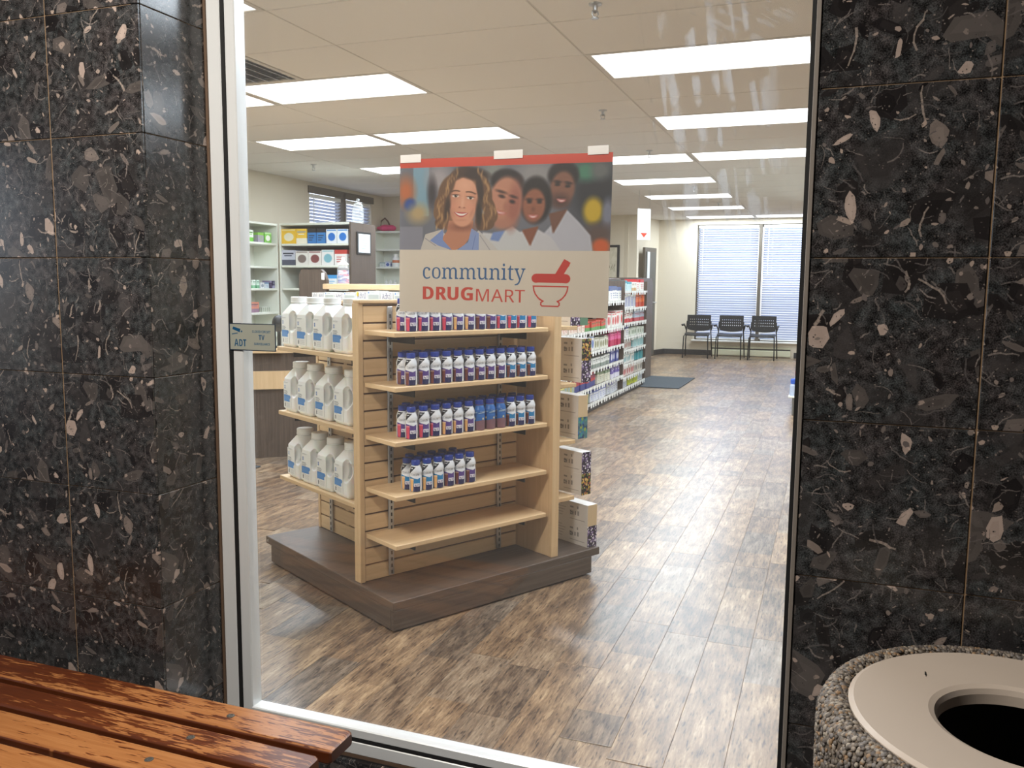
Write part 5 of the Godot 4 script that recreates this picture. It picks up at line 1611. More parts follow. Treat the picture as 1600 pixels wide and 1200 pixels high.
func make_counter() -> void:
	var pts := []
	var key := [Vector2(-5.3, -4.62), Vector2(-4.6, -4.78), Vector2(-4.2, -4.95), Vector2(-3.97, -5.07), Vector2(-3.76, -5.21), Vector2(-3.62, -5.35), Vector2(-3.54, -5.48)]
	var cv := Curve2D.new()
	for i in key.size():
		var d: Vector2 = (key[mini(i + 1, key.size() - 1)] - key[maxi(i - 1, 0)]) * 0.18
		cv.add_point(key[i], -d, d)
	for k in 25: pts.append(cv.sample_baked(cv.get_baked_length() * k / 24.0))
	var t := thing("curved_counter", "curved walnut service counter with a maple band and maple top", "counter")
	part(t, "lower_panel", ribbon(pts, 0.0, 0.51, 0.0, 0.05), mats["walnut_laminate"])
	part(t, "maple_band", ribbon(pts, 0.51, 0.642, 0.03, 0.08), mats["maple_laminate"])
	part(t, "upper_panel", ribbon(pts, 0.642, 0.775, 0.01, 0.06), mats["walnut_laminate"])
	part(t, "counter_top", ribbon(pts, 0.775, 0.80, 0.05, 0.34), mats["maple_laminate"])
	single("counter_mat", bx(Vector3(1.3, 0.010, 0.62), 0.003), mats["dark_mat"], Vector3(-4.33, 0.005, -4.55), Basis.IDENTITY, "dark slate mat on the floor before the curved counter", "mat")
	var dv := thing("card_terminal", "black rounded card terminal on a stem standing on the curved counter", "card terminal", Vector3(-3.86, 0.80, -5.35), 30.0)
	part(dv, "stem", turned([Vector2(0.05, 0), Vector2(0.05, 0.008), Vector2(0.012, 0.014), Vector2(0.012, 0.14), Vector2(0, 0.14)], 14), mats["black_metal"])
	part(dv, "head", nets(func(p: Vector3) -> float: return (Vector3(p.x / 0.05, (p.y - 0.18) / 0.065, p.z / 0.04).length() - 1.0) * 0.04, Vector3(-0.07, 0.1, -0.06), Vector3(0.07, 0.26, 0.06), 0.01), mats["black_plastic"])
	# low gondola with pain reliever boxes, turned like the island
	var A := Vector3(-4.09, 0, -6.10)
	var turn := -29.1
	var g := thing("remedy_gondola", "low maple gondola with a walnut end panel behind the island display", "shelving", A, turn)
	part(g, "kick_base", bx(Vector3(2.0, 0.10, 0.40), 0.002), mats["base_black"], Vector3(1.0, 0.05, -0.2))
	part(g, "back_board", bx(Vector3(2.0, 1.12, 0.03), 0.002), mats["maple_laminate"], Vector3(1.0, 0.66, -0.36))
	part(g, "top_ledge", bx(Vector3(2.04, 0.046, 0.26), 0.004), mats["maple_laminate"], Vector3(1.02, 1.256, -0.25))
	for y in [1.142, 0.92, 0.68, 0.44, 0.20]: part(g, "shelf", bx(Vector3(2.0, 0.018, 0.36), 0.002), mats["maple_laminate"], Vector3(1.0, y - 0.009, -0.17))
	var pp := PackedVector2Array([Vector2(-0.165, 0), Vector2(0.155, 0), Vector2(0.155, 1.31), Vector2(0.13, 1.37), Vector2(0.09, 1.40), Vector2(-0.13, 1.40), Vector2(-0.165, 1.36)])
	var pm := MB.new()
	pm.slab(pp, 0.03)
	part(g, "end_panel", pm.done(), mats["walnut_laminate"], Vector3(-0.10, 0, -0.10), yb(18))
	part(g, "end_clip", bx(Vector3(0.026, 0.06, 0.02), 0.004), mats["white_plastic"], Vector3(0.055, 1.34, -0.10))
	# boxes: [from, width, height, kind]
	var row := [[0.03, 0.10, 0.064, 0], [0.14, 0.10, 0.066, 0], [0.25, 0.155, 0.070, 1], [0.42, 0.13, 0.066, 0], [0.56, 0.18, 0.072, 1], [0.75, 0.16, 0.080, 2], [0.92, 0.17, 0.086, 1], [1.11, 0.16, 0.08, 0], [1.29, 0.17, 0.08, 1]]
	var ms := [mat("word_box", Color.WHITE, 0.4, 0.0, tex(word_box("Advil", c8(34, 36, 92), false))), mat("plain_box", Color.WHITE, 0.4, 0.0, tex(plain_box())), mat("word_box_yellow", Color.WHITE, 0.4, 0.0, tex(word_box("Advil", c8(34, 36, 92), true)))]
	var lab := ["white pain reliever box lettered in navy, on the remedy gondola's top shelf", "white box with a grey panel and blue dot on the remedy gondola", "white pain reliever box lettered in navy with a yellow sun"]
	for q in row:
		single("pain_reliever_box", picbox(Vector3.ONE, 0.0, Rect2(0, 0, 1, 1), 2), ms[q[3]], A + yb(turn) * Vector3(q[0] + q[1] * 0.5, 1.142 + q[2] * 0.5, -0.05), yb(turn) * Basis.from_scale(Vector3(q[1], q[2], 0.08)), lab[q[3]], "box", ["navy-lettered boxes on the remedy gondola", "grey-panelled boxes on the remedy gondola", ""][q[3]])
	jar("candy_jar", "white-lidded jar of coloured sweets standing on the remedy gondola ledge", A + yb(turn) * Vector3(0.13, 1.279, -0.25), 0.05, 0.225, true)
	# side gondola beyond the east pier: only its edge shows
	var e := thing("aisle_gondola", "grey-based aisle shelving just past the stone pier edge", "shelving", Vector3(0.1, 0, -10.9))
	part(e, "base", bx(Vector3(0.84, 0.18, 3.9), 0.004), mat("base_grey", c8(110, 108, 102), 0.5), Vector3(0, 0.09, 0))
	part(e, "base_shelf", bx(Vector3(0.92, 0.016, 3.94), 0.003), wl_mat(), Vector3(0, 0.188, 0))
	part(e, "spine", bx(Vector3(0.04, 1.0, 3.9), 0.003), wl_mat(), Vector3(0, 0.69, 0))
	for y in [0.55, 0.85, 1.15]: part(e, "shelf", bx(Vector3(0.72, 0.016, 3.9), 0.003), wl_mat(), Vector3(0, y, 0))
	var cols := [c8(50, 96, 196), c8(212, 84, 120), c8(66, 116, 200)]
	var cw := ["blue", "pink", "pale blue"]
	for k in 3:
		var bt := thing("wash_bottle", "%s-capped clear bottle on the base of the aisle gondola" % cw[k], "bottle", Vector3(-0.315 + 0.01 * k, 0.196, -9.02 - k * 0.9))
		part(bt, "body", turned([Vector2(0, 0), Vector2(0.036, 0), Vector2(0.038, 0.01), Vector2(0.036, 0.10), Vector2(0.026, 0.12)], 16), mat("bottle_haze", c8(176, 186, 206), 0.3))
		part(bt, "cap", turned([Vector2(0.030, 0.12), Vector2(0.032, 0.16), Vector2(0.026, 0.172), Vector2(0, 0.172)], 16), mat("wash_cap_%d" % k, cols[k], 0.35))

func wl_mat() -> Material:
	return mats["white_laminate"]

# ------------------------------------------------------------------ poster, sticker, bench, litter bin
func poster_image() -> Image:
	var k := 0.70
	var W := 998
	var H := 735
	var img := Image.create(W, H, false, Image.FORMAT_RGB8)
	img.fill(c8(222, 212, 196))
	var X := func(x: float) -> float: return (x - 97.0) * k
	var Y := func(y: float) -> float: return (y - 100.0) * k
	var V2 := func(x: float, y: float) -> Vector2: return Vector2((x - 97.0) * k, (y - 100.0) * k)
	var top := int(0.058 * H)
	var bot := int(0.590 * H)
	var clip := Rect2i(0, top, W, bot - top)
	img.fill_rect(clip, c8(126, 130, 138))
	var E := func(x: float, y: float, rx: float, ry: float, c: Color, soft := 0.25, rot := 0.0, a := 1.0) -> void:
		ell(img, (x - 97.0) * k, (y - 100.0) * k, rx * k, ry * k, c, soft, rot, a, clip)
	# blurred shop behind the people
	img.fill_rect(Rect2i(int(X.call(195)), top, int(115 * k), int(330 * k)), c8(142, 176, 192))
	img.fill_rect(Rect2i(int(X.call(97)), int(Y.call(560)), int(170 * k), int(160 * k)), c8(150, 152, 162))
	E.call(140, 320, 60, 90, c8(200, 124, 76), 0.6)
	E.call(172, 410, 42, 42, c8(62, 96, 168), 0.35)
	E.call(230, 470, 70, 60, c8(192, 172, 130), 0.6)
	E.call(380, 240, 80, 90, c8(176, 172, 174), 0.6)
	E.call(330, 330, 30, 90, c8(70, 66, 70), 0.6)
	E.call(760, 190, 60, 60, c8(150, 156, 150), 0.6)
	E.call(1040, 220, 130, 70, c8(160, 160, 160), 0.5)
	E.call(1420, 330, 170, 220, c8(52, 58, 64), 0.5)
	E.call(1360, 215, 75, 60, c8(86, 148, 122), 0.5)
	E.call(1450, 210, 60, 60, c8(120, 126, 124), 0.5)
	E.call(1410, 462, 62, 84, c8(214, 186, 40), 0.3)
	E.call(1500, 480, 34, 90, c8(140, 144, 160), 0.4)
	E.call(1450, 610, 90, 60, c8(110, 92, 84), 0.5)
	E.call(1465, 690, 55, 50, c8(216, 112, 52), 0.3)
	# tall man at the back
	var coat := c8(196, 198, 206)
	poly(img, PackedVector2Array([V2.call(1090, 720), V2.call(1105, 600), V2.call(1240, 450), V2.call(1330, 540), V2.call(1400, 620), V2.call(1416, 720)]), coat)
	poly(img, PackedVector2Array([V2.call(1130, 480), V2.call(1250, 450), V2.call(1160, 610)]), c8(132, 94, 74))
	E.call(1216, 235, 96, 88, c8(32, 28, 28), 0.15)
	E.call(1212, 318, 80, 112, c8(150, 108, 86), 0.14, 0.1)
	E.call(1196, 400, 62, 46, c8(104, 74, 64), 0.5, 0.1)
	E.call(1180, 292, 16, 9, c8(44, 32, 30), 0.5)
	E.call(1246, 304, 16, 9, c8(44, 32, 30), 0.5)
	E.call(1180, 274, 24, 6, c8(44, 32, 30), 0.6, 0.1)
	E.call(1250, 284, 24, 6, c8(44, 32, 30), 0.6, 0.2)
	smile(img, V2.call(1208, 388), 34.0 * k, 20.0 * k, 0.1)
	# third person: dark-haired woman
	E.call(1040, 390, 104, 150, c8(30, 26, 26), 0.12)
	poly(img, PackedVector2Array([V2.call(880, 720), V2.call(900, 600), V2.call(985, 590), V2.call(1012, 690), V2.call(1060, 580), V2.call(1150, 630), V2.call(1210, 720)]), c8(206, 206, 210))
	poly(img, PackedVector2Array([V2.call(955, 585), V2.call(1065, 560), V2.call(1012, 690)]), c8(150, 96, 68))
	E.call(1030, 425, 76, 112, c8(166, 112, 84), 0.12, 0.06)
	E.call(1000, 400, 15, 9, c8(36, 26, 26), 0.5)
	E.call(1066, 402, 15, 9, c8(36, 26, 26), 0.5)
	E.call(998, 384, 22, 5, c8(40, 28, 26), 0.6)
	E.call(1066, 386, 22, 5, c8(40, 28, 26), 0.6)
	smile(img, V2.call(1026, 488), 36.0 * k, 22.0 * k, 0.02)
	E.call(1026, 450, 12, 16, c8(146, 96, 72), 0.6)
	# second person: man leaning in
	poly(img, PackedVector2Array([V2.call(640, 720), V2.call(690, 600), V2.call(800, 610), V2.call(890, 560), V2.call(960, 610), V2.call(1010, 690), V2.call(1010, 720)]), c8(208, 210, 212))
	poly(img, PackedVector2Array([V2.call(760, 600), V2.call(842, 586), V2.call(800, 660), V2.call(742, 650)]), c8(134, 158, 204))
	E.call(850, 270, 112, 84, c8(40, 36, 36), 0.12, 0.2)
	E.call(838, 400, 112, 168, c8(204, 152, 126), 0.1, 0.12)
	E.call(900, 420, 46, 140, c8(176, 118, 100), 0.5, 0.12)
	E.call(815, 362, 22, 10, c8(70, 48, 42), 0.5, 0.3)
	E.call(886, 398, 18, 11, c8(60, 40, 38), 0.5, 0.3)
	E.call(812, 332, 36, 8, c8(86, 62, 52), 0.6, 0.3)
	E.call(894, 366, 26, 7, c8(70, 46, 40), 0.6, 0.3)
	E.call(842, 430, 16, 28, c8(184, 130, 108), 0.6, 0.2)
	smile(img, V2.call(808, 462), 46.0 * k, 18.0 * k, 0.28)
	E.call(822, 540, 70, 36, c8(188, 138, 116), 0.6)
	# everyone behind her is out of focus
	var soft := img.get_region(clip)
	soft.resize(clip.size.x / 7, clip.size.y / 7, Image.INTERPOLATE_LANCZOS)
	soft.resize(clip.size.x, clip.size.y, Image.INTERPOLATE_CUBIC)
	var sharp := img.get_region(clip)
	for y in clip.size.y:
		for x in clip.size.x:
			img.set_pixel(x, y + top, sharp.get_pixel(x, y).lerp(soft.get_pixel(x, y), clampf(0.35 + x / 700.0, 0.35, 0.9)))
	# the woman in front: hair, neck, collar, coat, face
	var H1 := c8(116, 88, 62)
	var H2 := c8(152, 118, 80)
	var H3 := c8(212, 174, 122)
	E.call(565, 315, 158, 140, H1, 0.06)
	for q in [[438, 330, 62, 110, 0.25], [402, 400, 52, 70, 0.5], [386, 470, 44, 60, -0.2], [402, 540, 50, 38, 0.3], [440, 520, 46, 60, 0.1], [690, 330, 56, 120, -0.2], [722, 420, 44, 80, -0.45], [742, 490, 48, 56, 0.1], [716, 548, 52, 36, -0.2], [676, 530, 40, 56, 0.0]]:
		E.call(q[0], q[1], q[2], q[3], H1.lerp(H2, rng.randf() * 0.7), 0.1, q[4])
	poly(img, PackedVector2Array([V2.call(250, 720), V2.call(285, 612), V2.call(400, 580), V2.call(520, 720)]), c8(206, 202, 194))
	poly(img, PackedVector2Array([V2.call(560, 720), V2.call(660, 585), V2.call(720, 640), V2.call(800, 720)]), c8(206, 204, 200))
	poly(img, PackedVector2Array([V2.call(452, 520), V2.call(625, 520), V2.call(612, 620), V2.call(560, 690), V2.call(500, 720), V2.call(460, 720), V2.call(405, 640), V2.call(440, 590)]), c8(200, 146, 116))
	E.call(542, 560, 84, 26, c8(158, 108, 84), 0.7)
	poly(img, PackedVector2Array([V2.call(424, 560), V2.call(395, 592), V2.call(318, 655), V2.call(380, 690), V2.call(478, 720), V2.call(410, 650), V2.call(416, 605)]), c8(138, 160, 206))
	poly(img, PackedVector2Array([V2.call(612, 572), V2.call(664, 605), V2.call(664, 720), V2.call(512, 720), V2.call(590, 664)]), c8(150, 170, 210))
	line(img, V2.call(285, 640), V2.call(360, 690), 4, c8(160, 160, 166))
	line(img, V2.call(672, 620), V2.call(740, 715), 4, c8(172, 172, 174))
	line(img, V2.call(640, 620), V2.call(620, 715), 3, c8(120, 140, 186))
	# face
	E.call(550, 380, 104, 150, c8(224, 172, 142), 0.05, 0.05)
	E.call(547, 465, 82, 96, c8(224, 172, 142), 0.08, 0.02)
	E.call(470, 420, 26, 110, c8(196, 144, 116), 0.9, 0.05, 0.6)
	E.call(634, 425, 22, 100, c8(204, 152, 126), 0.9, 0.0, 0.6)
	E.call(560, 285, 62, 40, c8(238, 194, 166), 0.9, 0.0, 0.6)
	E.call(488, 425, 30, 24, c8(232, 168, 142), 0.9, 0.0, 0.5)
	E.call(604, 435, 30, 24, c8(232, 168, 142), 0.9, 0.0, 0.5)
	# hair over the forehead and cheeks, with lighter strands
	E.call(620, 208, 110, 40, c8(66, 50, 40), 0.3, 0.22)
	E.call(520, 205, 60, 30, c8(84, 64, 48), 0.4, -0.5)
	E.call(462, 280, 26, 92, H1, 0.3, 0.3)
	E.call(664, 300, 22, 100, c8(68, 52, 42), 0.3, -0.15)
	E.call(440, 440, 20, 90, c8(78, 60, 46), 0.4, 0.1)
	E.call(660, 470, 20, 90, c8(62, 50, 40), 0.4, 0.0)
	for q in [[505, 178, 452, 300, 18], [470, 220, 424, 350, -16], [430, 300, 380, 420, 14], [410, 400, 362, 500, -14], [400, 480, 372, 570, 12], [440, 470, 420, 580, 8], [680, 200, 716, 320, -16], [700, 270, 712, 400, 18], [716, 360, 764, 470, -16], [740, 440, 726, 560, 14], [700, 440, 690, 570, -8], [650, 180, 700, 260, -10]]:
		for j in 9:
			var f := j / 8.0
			E.call(lerpf(q[0], q[2], f) + q[4] * sin(f * 5.5), lerpf(q[1], q[3], f), 5, 13, H3, 0.8, 0.15 * cos(f * 5.5), 0.55)
	# features
	for q in [[497, 355, 0.05], [600, 370, 0.1]]:
		E.call(q[0], q[1] + 2, 30, 15, c8(204, 150, 124), 0.6, q[2], 0.6)
		E.call(q[0], q[1], 23, 9, c8(240, 230, 222), 0.25, q[2])
		E.call(q[0] + 2, q[1] - 1, 10, 10, c8(92, 78, 54), 0.2)
		E.call(q[0] + 2, q[1] - 1, 5, 5, c8(24, 20, 18), 0.2)
		E.call(q[0] + 5, q[1] - 4, 2.5, 2.5, c8(250, 250, 250), 0.2)
		E.call(q[0], q[1] - 8, 25, 3.5, c8(64, 44, 38), 0.5, q[2])
	for j in 9:
		var f := j / 8.0
		E.call(462 + f * 60, 326 - 10 * sin(f * 2.4) + 4 * f, 8, 4.5 - 1.5 * absf(f - 0.5), c8(112, 82, 60), 0.5, 0, 0.8)
		E.call(574 + f * 60, 334 - 9 * sin(f * 2.4 + 0.6) + 10 * f, 8, 4.5 - 1.5 * absf(f - 0.5), c8(112, 82, 60), 0.5, 0, 0.8)
	E.call(546, 404, 9, 40, c8(240, 198, 172), 0.9, 0.06, 0.6)
	E.call(526, 430, 7, 4, c8(150, 94, 78), 0.5)
	E.call(558, 434, 7, 4, c8(150, 94, 78), 0.5)
	E.call(541, 436, 24, 6, c8(204, 152, 126), 0.8, 0.0, 0.6)
	smile(img, V2.call(538, 466), 52.0 * k, 30.0 * k, 0.07)
	E.call(540, 516, 30, 7, c8(204, 152, 126), 0.8, 0.0, 0.6)
	E.call(470, 462, 7, 24, c8(200, 146, 120), 0.8, -0.45, 0.6)
	E.call(608, 472, 7, 24, c8(200, 146, 120), 0.8, 0.45, 0.6)
	for y in clip.size.y:      # the print is a dark, contrasty photograph
		for x in clip.size.x:
			var c := img.get_pixel(x, y + top)
			img.set_pixel(x, y + top, Color(pow(c.r, 1.2), pow(c.g, 1.2), pow(c.b, 1.18)) * 1.02)
	# bands and lettering
	img.fill_rect(Rect2i(0, 0, W, top), c8(214, 72, 46))
	img.fill_rect(Rect2i(0, bot, W, H - bot), c8(222, 212, 196))
	letters(img, "community", serif, 0.121 * W, 0.777 * H, 0.622 * W, 0.098 * H, c8(38, 92, 146))
	letters(img, "DRUG", sans_bold, 0.121 * W, 0.914 * H, 0.370 * W, 0.084 * H, c8(206, 72, 56))
	letters(img, "MART", sans, 0.388 * W, 0.918 * H, 0.622 * W, 0.080 * H, c8(206, 72, 56))
	for d in 4: letters(img, "DRUG", sans_bold, 0.121 * W + d, 0.914 * H, 0.370 * W + d, 0.084 * H, c8(206, 72, 56))
	var red := c8(204, 50, 36)
	ell(img, 0.672 * W, 0.762 * H, 0.028 * H, 0.028 * H, red, 0.05)
	ell(img, 0.808 * W, 0.762 * H, 0.028 * H, 0.028 * H, red, 0.05)
	img.fill_rect(Rect2i(int(0.672 * W), int(0.734 * H), int(0.136 * W), int(0.056 * H)), red)
	line(img, Vector2(0.773 * W, 0.75 * H), Vector2(0.806 * W, 0.672 * H), 0.046 * H, red)
	ell(img, 0.806 * W, 0.672 * H, 0.024 * H, 0.024 * H, red, 0.05)
	var bowl := []
	for j in 13:
		var a := PI * j / 12.0
		bowl.append(Vector2(0.740 * W - cos(a) * 0.079 * W, 0.812 * H + sin(a) * 0.103 * H))
	bowl.append(bowl[0])
	curve(img, bowl, 6.0, red)
	var foot := [Vector2(0.707, 0.905), Vector2(0.697, 0.915), Vector2(0.697, 0.928), Vector2(0.703, 0.936), Vector2(0.776, 0.936), Vector2(0.782, 0.928), Vector2(0.782, 0.915), Vector2(0.773, 0.905)]
	for j in foot.size(): foot[j] = Vector2(foot[j].x * W, foot[j].y * H)
	img.fill_rect(Rect2i(int(0.703 * W), int(0.893 * H), int(0.073 * W), int(0.03 * H)), c8(222, 212, 196))
	curve(img, foot, 6.0, red)
	curve(img, [Vector2(0.690 * W, 0.894 * H), Vector2(0.707 * W, 0.905 * H)], 6.0, red)
	curve(img, [Vector2(0.790 * W, 0.894 * H), Vector2(0.773 * W, 0.905 * H)], 6.0, red)
	return img

func smile(img: Image, at: Vector2, w: float, h: float, rot: float) -> void:
	for lay in 2:
		var pts := PackedVector2Array()
		var ww := w * (1.0 if lay == 0 else 0.86)
		for j in 13:
			var t := j / 6.0 - 1.0
			pts.append(at + Vector2(t * ww, (0.12 if lay == 0 else 0.26) * h * (1.0 - t * t) * (-0.6 if lay == 0 else 1.0)).rotated(rot))
		for j in 13:
			var t := 1.0 - j / 6.0
			pts.append(at + Vector2(t * ww, (1.05 if lay == 0 else 0.72) * h * (1.0 - t * t)).rotated(rot))
		poly(img, pts, c8(198, 104, 100) if lay == 0 else c8(244, 238, 232))

func sticker_image() -> Image:
	var img := Image.create(320, 156, false, Image.FORMAT_RGB8)
	img.fill(c8(26, 40, 58))
	img.fill_rect(Rect2i(5, 5, 310, 146), c8(150, 153, 142))
	var b := c8(18, 74, 112)
	poly(img, PackedVector2Array([Vector2(28, 20), Vector2(78, 32), Vector2(74, 52), Vector2(22, 34)]), b)
	ell(img, 86, 46, 5, 5, b, 0.2)
	poly(img, PackedVector2Array([Vector2(18, 60), Vector2(60, 54), Vector2(60, 58), Vector2(18, 66)]), b)
	letters(img, "ADT", sans_bold, 34, 132, 118, 40, b)
	letters(img, "CLOSED CIRCUIT", sans_bold, 160, 52, 286, 13, b)
	letters(img, "TV", sans_bold, 204, 92, 244, 28, b)
	letters(img, "SURVEILLANCE", sans_bold, 172, 122, 280, 13, b)
	return img

func make_window_prints() -> void:
	var t := thing("shop_poster", "pharmacy poster with four smiling people in white coats, taped inside the glass", "poster", Vector3(-0.772, 1.393, -1.979), 0.0)
	part(t, "sheet", picbox(Vector3(0.556, 0.386, 0.0012), 0.0, Rect2(0, 0, 1, 1), 2), mat("poster_print", c8(224, 224, 222), 0.5, 0.0, tex(poster_image())), Vector3.ZERO, Basis(Vector3.BACK, deg_to_rad(-0.7)))
	for q in [[-0.245, 0.197, 0.058], [0.02, 0.196, 0.075], [0.245, 0.196, 0.05]]:
		part(t, "tape", bx(Vector3(q[2], 0.02, 0.0008)), mats["white_paint"], Vector3(q[0], q[1], 0.0018))
	single("camera_notice", picbox(Vector3(0.153, 0.075, 0.0015), 0.0, Rect2(0, 0, 1, 1), 2), mat("notice_print", Color.WHITE, 0.4, 0.0, tex(sticker_image())), Vector3(-1.4875, 1.125, -1.9415), Basis.IDENTITY,
		"grey-green security camera notice with dark blue lettering stuck on the window frame", "sign")

func make_bench() -> void:
	var t := thing("slatted_bench", "weathered slatted wooden bench with flaking red-brown varnish in front of the window", "bench", Vector3(-2.2, WALK, -1.40), 0.0)
	var top := 0.25 - WALK
	var zs := [[-1.615, -1.516], [-1.496, -1.410], [-1.392, -1.304], [-1.284, -1.196], [-1.176, -1.090]]
	for k in 5:
		var z0: float = zs[k][0]
		var z1: float = zs[k][1]
		var ln := 2.3
		var x1 := -0.985 - (0.012 if k == 1 else 0.0)
		var mb := MB.new()
		# rounded board: section in z-y swept along x
		var hw := (z1 - z0) * 0.5
		var sec := []
		for c in [[1, 1], [-1, 1], [-1, -1], [1, -1]]:
			for j in 4:
				var a0: float = [0.0, PI * 0.5, PI, PI * 1.5][[[1, 1], [-1, 1], [-1, -1], [1, -1]].find(c)]
				var a := a0 + PI * 0.5 * j / 3.0
				sec.append(Vector2(c[0] * (hw - 0.008) + cos(a) * 0.008, c[1] * (0.018 - 0.008) + sin(a) * 0.008))
		var stations := [[0.0, 0.86, 0.72], [0.004, 0.95, 0.90], [0.010, 1.0, 1.0], [ln, 1.0, 1.0]]
		for s in stations.size() - 1:
			for j in sec.size():
				var p: Vector2 = sec[j]
				var q: Vector2 = sec[(j + 1) % sec.size()]
				var P := func(st: Array, r: Vector2) -> Vector3: return Vector3(x1 - st[0] + 2.2, top - 0.018 + r.y * st[2], (z0 + z1) * 0.5 + 1.40 + r.x * st[1])
				var U := func(st: Array, r: Vector2) -> Vector2: return Vector2((k * 100 + 4 + 92 * (r.x / hw * 0.5 + 0.5)) / 512.0, st[0] / 1.45)
				var n0 := Vector3(0.5 if s == 0 else 0.0, signf(p.y) * (1.0 if absf(p.y) > 0.0105 else 0.0), signf(p.x) * (1.0 if absf(p.x) > hw - 0.0075 else 0.0)).normalized()
				var n1 := Vector3(0.5 if s == 0 else 0.0, signf(q.y) * (1.0 if absf(q.y) > 0.0105 else 0.0), signf(q.x) * (1.0 if absf(q.x) > hw - 0.0075 else 0.0)).normalized()
				mb.tri(P.call(stations[s], p), P.call(stations[s], q), P.call(stations[s + 1], q), n0, n1, n1, U.call(stations[s], p), U.call(stations[s], q), U.call(stations[s + 1], q))
				mb.tri(P.call(stations[s], p), P.call(stations[s + 1], q), P.call(stations[s + 1], p), n0, n1, n0, U.call(stations[s], p), U.call(stations[s + 1], q), U.call(stations[s + 1], p))
		for s in [0, stations.size() - 1]:
			for j in range(1, sec.size() - 1):
				var P := func(r: Vector2) -> Vector3: return Vector3(x1 - stations[s][0] + 2.2, top - 0.018 + r.y * stations[s][2], (z0 + z1) * 0.5 + 1.40 + r.x * stations[s][1])
				var nn := Vector3.RIGHT if s == 0 else Vector3.LEFT
				var uv := Vector2((k * 100 + 50) / 512.0, 0.01)
				mb.tri(P.call(sec[0]), P.call(sec[j]), P.call(sec[j + 1]), nn, nn, nn, uv, uv, uv)
		part(t, "seat_slat", mb.done(), mats["bench_wood"])
		var sc := turned([Vector2(0, 0.0016), Vector2(0.003, 0.0012), Vector2(0.0055, 0.0018), Vector2(0.0095, 0.0008), Vector2(0.0098, 0)], 14)
		for x in [-1.29 - 0.02 * k, -2.9]:
			part(t, "screw", sc, mat("screw_steel", c8(96, 92, 86), 0.5, 0.6), Vector3(x + 2.2, top, (z0 + z1) * 0.5 + 1.40))
	for x in [-1.30, -2.9]:
		var leg := MB.new()
		leg.box(Vector3(0.05, 0.05, 0.52), 0.004, Vector3(x + 2.2, top - 0.061, 0.045))
		leg.box(Vector3(0.05, top - 0.086, 0.05), 0.004, Vector3(x + 2.2, (top - 0.086) * 0.5, -0.16))
		leg.box(Vector3(0.05, top - 0.086, 0.05), 0.004, Vector3(x + 2.2, (top - 0.086) * 0.5, 0.25))
		leg.box(Vector3(0.05, 0.03, 0.52), 0.004, Vector3(x + 2.2, 0.015, 0.045))
		part(t, "leg_frame", leg.done(), mats["black_metal"])

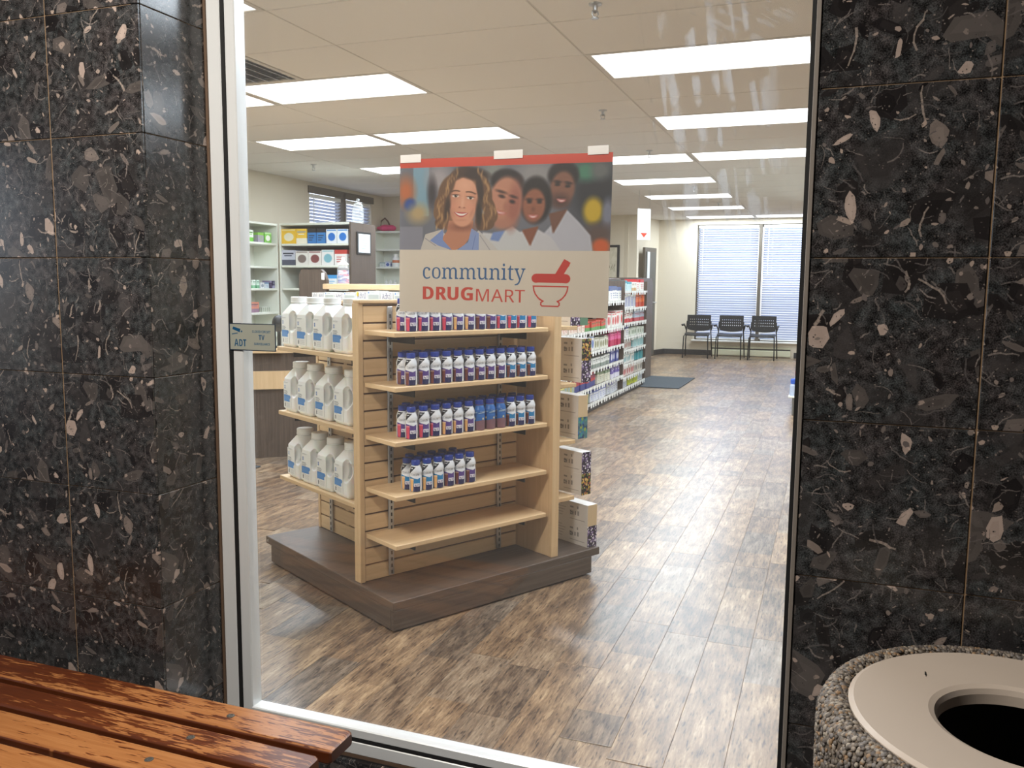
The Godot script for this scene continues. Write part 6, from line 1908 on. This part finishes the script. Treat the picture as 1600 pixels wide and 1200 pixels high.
func make_bin() -> void:
	var at := Vector3(0.300, WALK, -1.370)
	var t := thing("litter_bin", "round exposed-pebble concrete litter bin with a beige plastic lid and dark opening", "litter bin", at)
	var top := 0.645 - WALK
	var prof := [Vector2(0, 0), Vector2(0.262, 0), Vector2(0.272, 0.02), Vector2(0.282, 0.30), Vector2(0.288, top - 0.10), Vector2(0.289, top - 0.055), Vector2(0.284, top - 0.022), Vector2(0.272, top - 0.004), Vector2(0.258, top - 0.002), Vector2(0.250, top - 0.012), Vector2(0.247, top - 0.05), Vector2(0.240, top - 0.12)]
	var conc := mat("bin_concrete", Color.WHITE, 0.9, 0.0, tex(speckle_image(256, c8(58, 52, 46), c8(128, 114, 98), 61, 0.2)))
	conc.uv1_scale = Vector3(8, 4, 1)
	part(t, "body", turned(prof, 72, 0.0, top), conc)
	# pebbles set in the concrete
	var mm := MultiMesh.new()
	mm.transform_format = MultiMesh.TRANSFORM_3D
	mm.use_colors = true
	var sp := SphereMesh.new()
	sp.radius = 0.5
	sp.height = 1.0
	sp.radial_segments = 7
	sp.rings = 4
	var pm := mat("pebble", Color.WHITE, 0.6)
	pm.vertex_color_use_as_albedo = true
	sp.material = pm
	mm.mesh = sp
	var n := 19000
	mm.instance_count = n
	rng.seed = 66
	var cols := [Color(0.10, 0.085, 0.07), Color(0.16, 0.13, 0.10), Color(0.24, 0.20, 0.16), Color(0.24, 0.15, 0.08), Color(0.30, 0.26, 0.21), Color(0.07, 0.06, 0.055), Color(0.17, 0.155, 0.145), Color(0.13, 0.11, 0.09), Color(0.12, 0.10, 0.085)]
	for i in n:
		var s := rng.randf()
		# along the profile from the foot to the inner rim; half of them on the rim
		var lo := Vector2(0.283, 0.30)
		var p: Vector2
		var nrm: Vector2
		if i % 3 < 2:
			var y := lerpf(0.40, top - 0.035, s)
			p = Vector2(lerpf(0.2855, 0.2900, (y - 0.40) / (top - 0.435)), y)
			nrm = Vector2(1, 0)
		else:
			var a := s * PI * 0.78
			p = Vector2(0.262 + cos(a) * 0.026, top - 0.040 + sin(a) * 0.038)
			nrm = Vector2(cos(a), sin(a)).normalized()
		var ang := rng.randf() * TAU
		var d := Vector3(cos(ang), 0, sin(ang))
		var pos := d * p.x + Vector3(0, p.y, 0)
		var up := (d * nrm.x + Vector3(0, nrm.y, 0)).normalized()
		var sd := up.cross(Vector3(-d.z, 0, d.x)).normalized()
		var size := rng.randf_range(0.0035, 0.0085)
		var b := Basis(sd * size * rng.randf_range(0.8, 1.5), up * size * 0.75, sd.cross(up) * size)
		mm.set_instance_transform(i, Transform3D(b, pos))
		mm.set_instance_color(i, cols[rng.randi() % cols.size()])
	var pb := MultiMeshInstance3D.new()
	pb.name = "pebbles"
	pb.multimesh = mm
	pb.set_meta("kind", "stuff")
	t.add_child(pb)
	var lid := [Vector2(0.119, top - 0.034), Vector2(0.120, top - 0.018), Vector2(0.1235, top - 0.010), Vector2(0.132, top - 0.006), Vector2(0.20, top - 0.003), Vector2(0.238, top - 0.001), Vector2(0.2455, top - 0.005), Vector2(0.2465, top - 0.03)]
	lid.reverse()
	part(t, "lid", turned(lid, 72), mat("lid_beige", c8(188, 175, 162), 0.38))
	part(t, "liner", turned([Vector2(0, top - 0.55), Vector2(0.2, top - 0.55), Vector2(0.225, top - 0.08)], 40), mat("bin_liner", c8(66, 64, 62), 0.7))
	part(t, "lid_scratch", bx(Vector3(0.0022, 0.0006, 0.014), 0.0002), mats["black_gasket"], Vector3(-0.125, top - 0.0022, -0.123), yb(-4))

func _ready() -> void:
	set_stage()
	sans = SystemFont.new()
	sans.font_names = PackedStringArray(["Droid Sans"])
	sans_bold = SystemFont.new()
	sans_bold.font_names = PackedStringArray(["Droid Sans"])
	sans_bold.font_weight = 700
	serif = SystemFont.new()
	serif.font_names = PackedStringArray(["Droid Serif"])
	var t0 := Time.get_ticks_msec()
	make_surfaces()
	print("surfaces ", Time.get_ticks_msec() - t0)
	make_room()
	make_lights()
	make_windows()
	make_facade()
	make_island()
	make_shakes()
	make_jugs()
	make_cartons()
	print("island ", Time.get_ticks_msec() - t0)
	make_medicine_run()
	make_chairs()
	make_signs()
	make_dispensary()
	make_counter()
	finish_packs()
	print("goods ", Time.get_ticks_msec() - t0)
	make_window_prints()
	make_bench()
	make_bin()
	print("all ", Time.get_ticks_msec() - t0)
